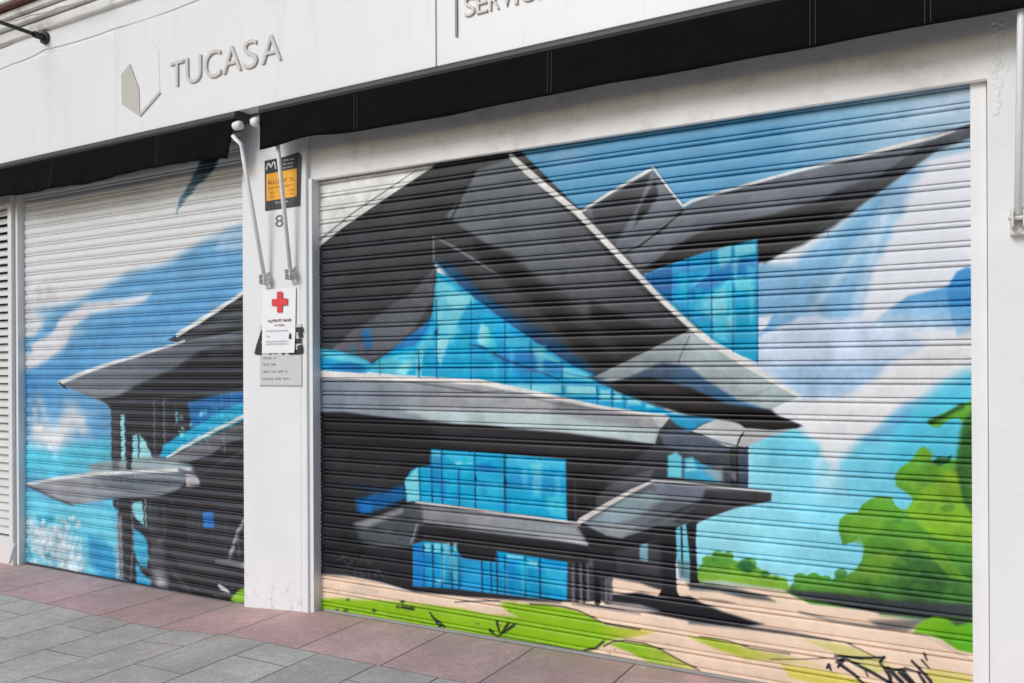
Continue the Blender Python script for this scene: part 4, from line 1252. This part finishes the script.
# louvred shutter at the far left
LV = thing('louvred_shutter', 'white louvred shutter at the far left edge beside the blue painted slats', 'shutter', (-7.3, 0.03, -0.07))
bm = bmesh.new()
box(bm, -7.06, -7.005, 0.0, 0.1, -0.075, 3.2, 0.004)
box(bm, -7.72, -7.66, 0.0, 0.1, -0.075, 3.2, 0.004)
box(bm, -7.659, -7.061, 0.006, 0.09, -0.075, 0.16, 0.004)
box(bm, -7.659, -7.061, 0.006, 0.09, 2.93, 3.2, 0.004)
put('frame', bm, M['louvre'], LV)
bm = bmesh.new()
z = 0.18
while z < 2.92:
    v = []
    for x in (-7.66, -7.06):
        v.append([bm.verts.new((x, yy, z + zz)) for yy, zz in ((0.012, 0.0), (0.018, -0.003), (0.065, 0.052), (0.059, 0.056))])
    for k in range(4):
        bm.faces.new((v[0][k], v[0][(k + 1) % 4], v[1][(k + 1) % 4], v[1][k]))
    bm.faces.new(v[0])
    bm.faces.new(list(reversed(v[1])))
    z += 0.067
put('louvre_slats', bm, M['louvre'], LV)
bm = bmesh.new()
box(bm, -7.72, -7.0, 0.095, 0.12, -0.07, 3.2)
put('back_panel', bm, M['inside'], LV)

bm = bmesh.new()
a = at(17, 543, -0.01)
c = at(10, 575, -0.05)
tube(bm, [(a.x - .02, -0.012, a.z), (c.x, -0.055, gz(c.x) + .03)], 0.014, 6)
o = put('stick', bm, M['wood'], None, origin=(c.x, -0.05, gz(c.x)))
tag(o, 'short white stick leaning against the foot of the louvred shutter', 'stick')

# ---------------------------------------------------------------- sign boards
YS = -0.15
SB = thing('sign_board', 'white sign board with raised beige letters TUCASA and a house emblem', 'sign', (-4.0, YS, 3.6), 'white boards of the shop sign')
bm = bmesh.new()
box(bm, -5.42, -2.613, YS, -0.05, 3.236, 4.02, 0.003)
put('panel', bm, M['sign'], SB)
letters = [('T', 169, 182.5, 84, 59), ('U', 184.5, 200, 80.5, 55), ('C', 203, 219.5, 76, 49), ('A', 221.5, 240, 72, 43),
           ('S', 242, 256, 66, 38.5), ('A', 260, 280, 62, 33)]
for ch, px0, px1, pyb, pyt in letters:
    mid = (px0 + px1) / 2
    zb = at(mid, pyb, YS - .02).z
    zt = at(mid, pyt, YS - .02).z
    zb = 3.492 if ch not in 'UCS' else 3.486
    zt = 3.663 if ch not in 'CS' else 3.669
    bm = glyph_bm(ch, at(px0, pyb, YS - .02).x, at(px1, pyb, YS - .02).x, zb, zt, YS - 0.013, YS - 0.002)
    put('letter', bm, M['letter'], SB)
em = [(120.5, 74), (129, 63.5), (138, 88), (139, 116), (121, 104)]
bm = bmesh.new()
prism(bm, [xz(*p, YS - .012) for p in em], YS - 0.007, YS - 0.001)
e = put('emblem', bm, M['logo'], SB)
bm = bmesh.new()
prism(bm, [xz(*p, YS - .012) for p in ((139, 113.5), (158.8, 91), (159.6, 93), (139.5, 116.3))], YS - 0.008, YS - 0.001)
put('emblem_edge', bm, M['logo'], e)
bm = bmesh.new()
prism(bm, [xz(*p, YS - .01) for p in ((130, 62.5), (139, 45), (150, 39), (157.5, 50), (159, 90), (139.2, 112.5), (138.6, 87))], YS - 0.0022, YS - 0.001)
put('emblem_face', bm, M['sign'], e)

SB2 = thing('sign_board', 'white sign board with beige SERVICI lettering, right of the TUCASA board', 'sign', (-1.0, YS, 3.6), 'white boards of the shop sign')
bm = bmesh.new()
box(bm, -2.604, 2.6, YS, -0.05, 3.236, 4.02, 0.003)
put('panel', bm, M['sign'], SB2)
sx = [(463, 473.5), (475.5, 486), (488.5, 498), (500, 511), (513.5, 516.5), (519, 533), (536, 551)]
for (p0, p1), ch in zip(sx, 'SERVICI'):
    bm = glyph_bm(ch, at(p0, 8, YS - .02).x, at(p1, 8, YS - .02).x, 3.466, 3.572, YS - 0.013, YS - 0.002)
    put('letter', bm, M['letter'], SB2)
bm = bmesh.new()
xd = at(457, 20, YS).x
box(bm, xd - .006, xd + .006, YS - .012, YS - .001, 3.372, 3.98)
put('divider', bm, M['seam'], SB2)
bm = bmesh.new()
box(bm, -2.611, -2.606, YS + .004, -0.06, 3.24, 4.015)
put('panel_joint', bm, M['seam'], SB2)
SB3 = thing('sign_board', 'blank white board left of the TUCASA sign above the black awning', 'sign', (-7.5, -0.145, 3.6), 'white boards of the shop sign')
bm = bmesh.new()
box(bm, -9.5, -5.43, -0.143, -0.05, 3.236, 4.0, 0.003)
put('panel', bm, M['sign'], SB3)

# ---------------------------------------------------------------- awnings
def awning(label, x0, x1, zbot, seams, capx, loc, skew=None):
    A = thing('awning', label, 'awning', loc, 'black folded awnings over the shutters')
    bm = bmesh.new()
    # rolled housing: rounded profile extruded along the facade
    pr = [(-0.05, 3.232), (-0.156, 3.233), (-0.170, 3.226), (-0.181, 3.212), (-0.183, 3.194), (-0.174, 3.180), (-0.05, 3.178)]
    for xx in (x0 - 0.02, x1 + 0.02):
        pass
    r0 = [bm.verts.new((x0, y, z)) for y, z in pr]
    r1 = [bm.verts.new((x1, y, z)) for y, z in pr]
    for k in range(len(pr)):
        bm.faces.new((r0[k], r0[(k + 1) % len(pr)], r1[(k + 1) % len(pr)], r1[k]))
    bm.faces.new(r0)
    bm.faces.new(list(reversed(r1)))
    put('housing', bm, M['cassette'], A)
    # hanging cloth, slightly wavy, with thickness
    bm = bmesh.new()
    n = int((x1 - x0) / 0.04)
    rows = 8
    F, K = [], []
    for j in range(rows + 1):
        t = j / rows
        rf, rb = [], []
        for i in range(n + 1):
            x = x0 + (x1 - x0) * i / n
            zb = zbot(x)
            xx = x
            if skew:
                xx = x + skew(x, t)
            z = 3.186 + (zb - 3.186) * t
            y = -0.173 + t * (0.007 * math.sin(x * 4.1) + 0.005 * math.sin(x * 9.7 + 1) + (0.006 * math.sin(x * 23 + t * 2) if x < -4 else 0.0015 * math.sin(x * 17))) - 0.006 * t * t
            rf.append(bm.verts.new((xx, y, z)))
            rb.append(bm.verts.new((xx, y + 0.003, z)))
        F.append(rf)
        K.append(rb)
    for j in range(rows):
        for i in range(n):
            bm.faces.new((F[j][i], F[j][i + 1], F[j + 1][i + 1], F[j + 1][i]))
            bm.faces.new((K[j][i + 1], K[j][i], K[j + 1][i], K[j + 1][i + 1]))
        for i in (0, n):
            bm.faces.new((F[j][i], F[j + 1][i], K[j + 1][i], K[j][i]))
    for j in (0, rows):
        for i in range(n):
            bm.faces.new((F[j][i], K[j][i], K[j][i + 1], F[j][i + 1]))
    v = put('valance', bm, M['valance'], A, smooth=True)
    for px in seams:
        x = at(px, 120, -.21).x
        zb = zbot(x)
        bm = bmesh.new()
        for d in (-0.011, 0.011):
            pts = []
            for k in range(9):
                t = k / 8
                pts.append((x + d, -0.1755 + t * (0.007 * math.sin(x * 4.1) + 0.005 * math.sin(x * 9.7 + 1) + (0.006 * math.sin(x * 23 + t * 2) if x < -4 else 0.0015 * math.sin(x * 17))) - 0.006 * t * t, 3.17 + (zb + .01 - 3.17) * t))
            tube(bm, pts, 0.0024, 5)
        put('hem_seam', bm, M['thread'], v)
    # front tube with its pale end cap
    bm = bmesh.new()
    tube(bm, [(x0 + .02, -0.132, 3.135), (x1 - .02, -0.132, 3.135)], 0.03, 14)
    put('front_tube', bm, M['dark'], A)
    if capx is not None:
        bm = bmesh.new()
        xa, d = capx
        tube(bm, [(xa - .035 * d, -0.175, 3.128), (xa, -0.175, 3.128), (xa + .02 * d, -0.175, 3.128), (xa + .03 * d, -0.175, 3.128)], [.026, .030, .027, .014], 14)
        put('end_cap', bm, M['arm'], A, smooth=True)
    return A


def zb_left(x):
    # the free corner of the cloth droops beside the pillar
    return 2.948 + 0.010 * math.sin((x + 5.2) * 2.2) + 0.006 * math.sin(x * 7.0) - 0.03 * max(0, (x + 4.6) / .4)


def zb_right(x):
    return 2.945 + 0.003 * math.sin(x * 3.1) + 0.02 * math.exp(-((x + 3.55) / .2) ** 2)


AL = awning('black folded awning left of the pillar above the white and blue shutter', -9.5, -4.165, zb_left, (47, 153), (-4.135, 1), (-6.8, -0.1, 3.2),
            skew=lambda x, t: -0.075 * t * max(0, (x + 4.9) / .73) ** 2)
AR = awning('long black folded awning with stitched seams above the wide house mural shutter', -3.95, 2.6, zb_right, (352, 547, 812, 928), (-3.985, -1), (-0.7, -0.1, 3.2))


def arm(A, px, py, pts, back=0.0):
    p0 = at(px, py, -0.04)
    bm = bmesh.new()
    P_ = [Vector(p) for p in pts] + [Vector((p0.x, -0.045, p0.z + .02))]
    tube(bm, P_, 0.0138, 10)
    a_ = put('support_arm', bm, M['arm'], A, smooth=True)
    bm = bmesh.new()
    box(bm, p0.x - .026, p0.x + .026, -0.007 - .008, back, p0.z - .055, p0.z + .055, 0.004)
    box(bm, p0.x - .024, p0.x - .016, -0.075, -0.012, p0.z - .03, p0.z + .035, 0.002)
    box(bm, p0.x + .016, p0.x + .024, -0.075, -0.012, p0.z - .03, p0.z + .035, 0.002)
    tube(bm, [(p0.x - .034, -0.05, p0.z + .008), (p0.x + .034, -0.05, p0.z + .008)], 0.009, 8)
    tube(bm, [(p0.x, -0.022, p0.z - .042), (p0.x, -0.01, p0.z - .042)], 0.009, 8)
    put('arm_bracket', bm, M['bracket'], a_)


t0 = at(233, 136, -.2)
t1 = at(241, 144, -.2)
arm(AL, 265, 280, [(t0.x, -.2, t0.z), (t0.x + .02, -.2, t0.z - .02), (t1.x, -.198, t1.z), (t1.x + .008, -.19, t1.z - .08)])
t1 = at(273, 138, -.17)
arm(AR, 291, 275, [(t1.x - .03, -.135, 3.12), (t1.x, -.135, t1.z)])
arm(AR, 1018, 220, [(0.165, -.135, 3.13), (0.165, -.132, 2.95)], 0.03)

# ---------------------------------------------------------------- things fixed to the pillar and wall
def quadpts(bm, pts, y0, y1):
    prism(bm, pts, y0, y1)


YP = -0.003
AN = thing('alarm_notice', 'black and yellow notice with a white M mark high on the pillar', 'notice', (-3.92, YP, 2.77))
bm = bmesh.new()
prism(bm, [xz(*p, YP) for p in ((265, 161), (284, 157), (298.5, 152.5), (301.5, 156), (300, 206), (265.5, 211))], YP - .004, YP)
put('board', bm, M['charcoal'], AN)
bm = bmesh.new()
prism(bm, [xz(*p, YP) for p in ((265.4, 161.4), (298, 154), (297.5, 169.5), (265.8, 175))], YP - .0055, YP - .0042)
put('header', bm, M['black'], AN)
bm = bmesh.new()
prism(bm, [xz(*p, YP) for p in ((267, 174.5), (297.5, 168.5), (297.5, 196.5), (267.3, 201.5))], YP - .007, YP - .0057)
yp = put('yellow_panel', bm, M['yellow'], AN)
bm = bmesh.new()
mk = [(266.5, 170), (268, 164), (269.5, 163.6), (271, 167.6), (273.5, 162.4), (275, 162.4), (276, 169)]
for a_, b_ in zip(mk, mk[1:]):
    pa, pb = at(*a_, YP - .006), at(*b_, YP - .006)
    tube(bm, [(pa.x, YP - .0062, pa.z), (pb.x, YP - .0062, pb.z)], 0.0055, 6)
put('mark', bm, M['paper'], AN)


def textbars(bm, xa, xb, z, h, y, seed, slope=0.0, gap=.3, word=(3, 8)):
    """lines of print too small to read: short uneven strokes in word groups"""
    q = random.Random(seed)
    x = xa
    n = 0
    lim = q.randint(*word)
    while x < xb:
        w = h * q.uniform(.45, .7)
        if x + w > xb:
            break
        zz = z + slope * (x - xa)
        k = q.random()
        if k < .5:
            box(bm, x, x + w, y, y + .0008, zz, zz + h * .28)
            box(bm, x, x + w * .35, y, y + .0008, zz + h * .3, zz + h)
        elif k < .8:
            box(bm, x, x + w, y, y + .0008, zz + h * .7, zz + h)
            box(bm, x + w * .3, x + w * .65, y, y + .0008, zz, zz + h * .68)
        else:
            box(bm, x, x + w, y, y + .0008, zz + h * .1, zz + h * .9)
        x += w + h * gap * .6
        n += 1
        if n >= lim:
            x += h * .7
            n = 0
            lim = q.randint(*word)


bm = bmesh.new()
for k in range(3):
    p = at(284, 161 + 3.7 * k, YP)
    textbars(bm, p.x, p.x + .105 - .012 * k, p.z - .004, .011, YP - .0064, k, .0)
put('small_print', bm, M['plaque'], AN)
bm = bmesh.new()
p = at(270, 183, YP)
textbars(bm, p.x - .01, p.x + .225, p.z - .012, .027, YP - .008, 11, .0, word=(5, 8))
textbars(bm, p.x - .01, p.x + .22, p.z - .042, .012, YP - .008, 12, .0)
for k in range(3):
    textbars(bm, p.x + .01 + .085 * k, p.x + .055 + .085 * k, p.z - .075, .013, YP - .008, 14 + k)
    textbars(bm, p.x + .01 + .085 * k, p.x + .045 + .085 * k, p.z - .098, .010, YP - .008, 24 + k)
put('small_print', bm, mat('print_ochre', (176, 122, 34), .6), yp)
bm = bmesh.new()
p = at(276, 203, YP)
textbars(bm, p.x, p.x + .13, p.z - .006, .013, YP - .006, 31)
put('small_print', bm, M['plaque'], AN)

# number 8 under the notice
bm = glyph_bm('8', *[at(px, 220, YP).x for px in (275.5, 283.5)], at(279, 227, YP).z, at(279, 215, YP).z, YP - .003, YP)
tag(put('house_number', bm, M['eight'], None, origin=(-3.95, YP, 2.5)), 'grey figure 8 on the white pillar below the black and yellow notice', 'number')

# opening-hours plaque, partly covered by the paper
PQ = thing('plaque', 'grey plaque with dark lettering on the pillar, partly covered by the red cross paper', 'plaque', (-3.94, YP, 1.64))
bm = bmesh.new()
box(bm, -4.133, -3.762, YP - .004, YP, 1.44, 1.845, .001)
put('plate', bm, M['plaque'], PQ)
for nm, strokes in (('A', (((256.5, 354.5), (259, 344)), ((259, 345), (263.5, 331)), ((260.5, 355), (261.5, 343)), ((265.5, 329), (272, 354)), ((260, 346), (271, 346)))),
                    ('R', (((276, 354), (276, 329)), ((276, 330.5), (284, 330.5)), ((284, 330), (284, 342)), ((276, 342), (284, 342)), ((280, 342), (285, 354)))),
                    ('E', (((290.5, 354), (290.5, 329)), ((290, 330.5), (302, 329.5)), ((290, 341.5), (302, 341)), ((290, 352.5), (302, 352)), ((300.8, 345), (301.8, 353)), ((299, 331), (303.5, 329)), ((299.5, 336), (302.8, 334.5)), ((298.5, 349), (303, 348))))):
    bm = bmesh.new()
    for pa, pb in strokes:
        a3, b3 = at(*pa, YP), at(*pb, YP)
        d = (b3 - a3).normalized()
        nrm = Vector((-d.z, 0, d.x)) * .0155
        prism(bm, [((a3 + nrm).x, (a3 + nrm).z), ((b3 + nrm).x, (b3 + nrm).z), ((b3 - nrm).x, (b3 - nrm).z), ((a3 - nrm).x, (a3 - nrm).z)], YP - .0062 - .0001 * len(bm.faces), YP - .0043)
    put('letter', bm, M['black'], PQ)
for k, (py, ww) in enumerate(((358, .13), (364.5, .13), (371.5, .235), (378.5, .25))):
    p = at(261.5, py, YP)
    bm = bmesh.new()
    textbars(bm, -4.105, -4.105 + ww, p.z - .009, .016, YP - .0054, 50 + k, word=(4, 9))
    put('small_print', bm, M['plaque_ink'], PQ)
bm = bmesh.new()
p = at(280, 386, YP)
box(bm, -4.13, -3.765, YP - .0052, YP - .0045, p.z, p.z + .006)
put('rule', bm, M['plaque_ink'], PQ)

# red cross paper
RC = thing('notice_paper', 'white paper sheet with a red cross taped to the pillar', 'notice', (-3.95, YP - .008, 1.87))
bm = bmesh.new()
n = 10
rows = []
for j in range(n + 1):
    r = []
    for i in range(n + 1):
        u, v = i / n, j / n
        x = -4.098 + .295 * u - .008 * (1 - v)
        z = 1.66 + .42 * v
        y = YP - .009 - .004 * math.sin(u * 3.0) * math.sin(v * 5) - .012 * max(0, u - .75) * max(0, .35 - v) * 8
        r.append(bm.verts.new((x, y, z)))
    rows.append(r)
for j in range(n):
    for i in range(n):
        bm.faces.new((rows[j][i], rows[j][i + 1], rows[j + 1][i + 1], rows[j + 1][i]))
put('sheet', bm, M['paper'], RC)
YC = YP - .0175
bm = bmesh.new()
c = at(279.3, 302, YC)
prism(bm, [(c.x + a_ * .022, c.z + b_ * .022) for a_, b_ in ((-1, -3.1), (1, -3.1), (1, -1), (3.1, -1), (3.1, 1), (1, 1), (1, 3.1), (-1, 3.1), (-1, 1), (-3.1, 1), (-3.1, -1), (-1, -1))], YC, YC + .0012)
put('cross', bm, M['red'], RC)
bm = bmesh.new()
p = at(266.5, 322, YC)
textbars(bm, p.x + .01, p.x + .215, p.z - .004, .017, YC, 71, word=(8, 12), slope=.02)
textbars(bm, p.x + .07, p.x + .16, p.z - .030, .011, YC, 72)
put('heading', bm, M['ink_red'], RC)
for k, py in enumerate((331, 336, 341.5, 344)):
    p = at(266, py, YC)
    bm = bmesh.new()
    textbars(bm, p.x, p.x + (.2 if k != 1 else .03), p.z - .005, .008, YC, 80 + k)
    put('small_print', bm, M['ink'], RC)
bm = bmesh.new()
p = at(289.6, 336, YC)
prism(bm, [(p.x - .008, p.z - .018), (p.x + .012, p.z - .018), (p.x + .010, p.z + .008), (p.x + .002, p.z + .022), (p.x - .006, p.z + .006)], YC, YC + .001)
put('mark', bm, M['black'], RC)

# flag pole socket and cables at the top left
p = at(45, 38, -0.06)
BP = thing('bracket_pole', 'short dark pole sticking out of the wall at the top left corner', 'pole', (p.x, -0.05, p.z))
bm = bmesh.new()
tube(bm, [(p.x, -0.06, p.z), (p.x, -1.6, p.z + .0)], 0.015, 10)
put('pole', bm, M['dark'], BP, smooth=True)
bm = bmesh.new()
tube(bm, [(p.x, -0.05, p.z), (p.x, -0.075, p.z)], 0.05, 14)
tube(bm, [(p.x, -0.075, p.z), (p.x, -0.15, p.z)], 0.026, 12)
put('wall_socket', bm, M['dark'], BP)


def cable(pts, y, r, label, m='cable'):
    bm = bmesh.new()
    P_ = []
    for a_, b_ in zip(pts, pts[1:]):
        pa, pb = at(*a_, y), at(*b_, y)
        for k in range(5):
            t = k / 5
            P_.append((pa.x + (pb.x - pa.x) * t, y, pa.z + (pb.z - pa.z) * t - .012 * math.sin(t * math.pi)))
    pe = at(*pts[-1], y)
    P_.append((pe.x, y, pe.z))
    tube(bm, P_, r, 6)
    tag(put('cable', bm, M[m], None, smooth=True, origin=P_[0]), label, 'cable')


cable(((-40, 82), (12, 64), (45, 49.5), (115, 28.5), (200, -1), (230, -11)), -0.105, 0.006, 'thin grey cable running along the top edge of the white sign boards')
cable(((-40, 62), (0, 47), (20, 36), (30, 18), (34, 14), (90, -6)), -0.06, 0.007, 'thin pale cable clipped to the wall behind the short dark pole')
cable(((-40, 37), (0, 23), (30, 15), (60, 7), (100, -6)), -0.175, 0.006, 'pale cable strung under the mouldings at the top left corner')

# ---------------------------------------------------------------- ground
def sheet(name, x0, x1, y0, y1, dz, m, nx=80, ny=2):
    bm = bmesh.new()
    g = []
    for j in range(ny + 1):
        g.append([bm.verts.new((x0 + (x1 - x0) * i / nx, y0 + (y1 - y0) * j / ny, gz(x0 + (x1 - x0) * i / nx) + dz)) for i in range(nx + 1)])
    for j in range(ny):
        for i in range(nx):
            bm.faces.new((g[j][i], g[j][i + 1], g[j + 1][i + 1], g[j + 1][i]))
    return put(name, bm, m)


tag(sheet('ground', -60, 60, -60, 0.6, -0.16, M['ground'], 240, 2), kind='structure')
tag(sheet('pavement_bed', -14, 8, -4.6, 0.13, -0.0013, M['grout'], 440, 1), kind='structure')
tag(sheet('pavement_edge_strip', -14, 8, 0.064, 0.128, -0.0004, M['cement'], 440, 1), kind='structure')

slabs = []     # x0, x1, y0, y1, colour
q = random.Random(9)
PX = 0.5833
x = -5.617 - 14 * PX
GREY = (0.60, 0.555, 0.495)
PINK = (0.69, 0.445, 0.42)
while x < 7.5:
    t = q.uniform(.9, 1.1)
    pk = q.uniform(-.02, .02)
    slabs.append((x, x + PX, -0.555, 0.062, tuple(v * t for v in (PINK[0] + pk, PINK[1], PINK[2]))))
    x += PX
GX = 0.3935
x = -5.09 - 22 * GX
k = 0
while x < 7.5:
    y = -0.555
    first = 0.56 if k % 2 else 0.235
    y1 = y - first
    col_t = 1
    while y > -4.5:
        t = q.uniform(.9, 1.08)
        w = q.uniform(-.012, .012)
        slabs.append((x, x + GX, y1, y, tuple(v * t for v in (GREY[0] + w, GREY[1], GREY[2] - w))))
        y = y1
        y1 = y - 0.64
    x += GX
    k += 1
bm = bmesh.new()
cl = bm.loops.layers.float_color.new('tone')
J = 0.0046
for x0, x1, y0, y1, c in slabs:
    dz = q.uniform(0, .0005)
    n = max(3, int((x1 - x0) / 0.05))
    k0, k1 = q.uniform(0, .0012), q.uniform(0, .0012)          # worn, not quite straight edges
    top = []
    for yy in (y0 + J + k0, y1 - J - k1):
        top.append([bm.verts.new((x0 + J + (x1 - x0 - 2 * J) * i / n, yy, gz(x0 + J + (x1 - x0 - 2 * J) * i / n) + dz)) for i in range(n + 1)])
    rim = [top[0][i] for i in range(n + 1)] + [top[1][n - i] for i in range(n + 1)]
    low = [bm.verts.new((v.co.x, v.co.y, v.co.z - .004)) for v in rim]
    fs = [bm.faces.new((top[0][i], top[0][i + 1], top[1][i + 1], top[1][i])) for i in range(n)]
    for i in range(len(rim)):
        k = (i + 1) % len(rim)
        fs.append(bm.faces.new((rim[k], rim[i], low[i], low[k])))
    for f in fs:
        for lp in f.loops:
            lp[cl] = (*c, 1)
pv = put('pavement', bm, M['tile'])
tag(pv, kind='structure')
bm = bmesh.new()
xk = -14.0
while xk < 8:
    box(bm, xk, xk + .996, -4.76, -4.603, gz(xk + .5) - .2, gz(xk + .5), .01)
    xk += 1.0
tag(put('kerb', bm, M['kerb']), kind='structure')

# ---------------------------------------------------------------- light
world = bpy.data.worlds.new('World')
sc.world = world
world.use_nodes = True
nt = world.node_tree
bg = nt.nodes['Background']
sky = nt.nodes.new('ShaderNodeTexSky')
sky.sky_type = 'NISHITA'
sky.sun_disc = False
EL, AZ = math.radians(30), math.radians(199)     # azimuth: compass-like, from +y clockwise
sky.sun_elevation = EL
sky.sun_rotation = AZ
sky.air_density = 1.0
sky.dust_density = 1.1
sky.ozone_density = 1.0
nt.links.new(sky.outputs['Color'], bg.inputs['Color'])
bg.inputs['Strength'].default_value = 0.112
ld = bpy.data.lights.new('sun', 'SUN')
ld.energy = 1.5
ld.angle = math.radians(24)
ld.color = (1.0, 0.99, 0.98)
lo = bpy.data.objects.new('sun', ld)
dirv = Vector((math.sin(AZ) * math.cos(EL), math.cos(AZ) * math.cos(EL), math.sin(EL)))
lo.rotation_euler = dirv.to_track_quat('Z', 'Y').to_euler()
lo.location = (0, -6, 8)
COL.objects.link(lo)

# ---------------------------------------------------------------- camera
cd = bpy.data.cameras.new('camera')
cd.sensor_width = 36.0
cd.lens = 36.0 * FPX / 1024.0
cd.shift_y = (PY - 341.5) / 1024.0
cd.clip_end = 500
co_ = bpy.data.objects.new('camera', cd)
R = Vector(RGT).normalized()
Fv = Vector(FWD)
U = R.cross(Fv).normalized()
R = Fv.cross(U).normalized()
mw = Matrix((R, U, -Fv)).transposed().to_4x4()
mw.translation = CAM
co_.matrix_world = mw
COL.objects.link(co_)
sc.camera = co_

sc.render.engine = 'CYCLES'
sc.view_settings.view_transform = 'Standard'
sc.view_settings.look = 'None'
sc.view_settings.exposure = 0.06
sc.view_settings.gamma = 1.0
sc.cycles.max_bounces = 6
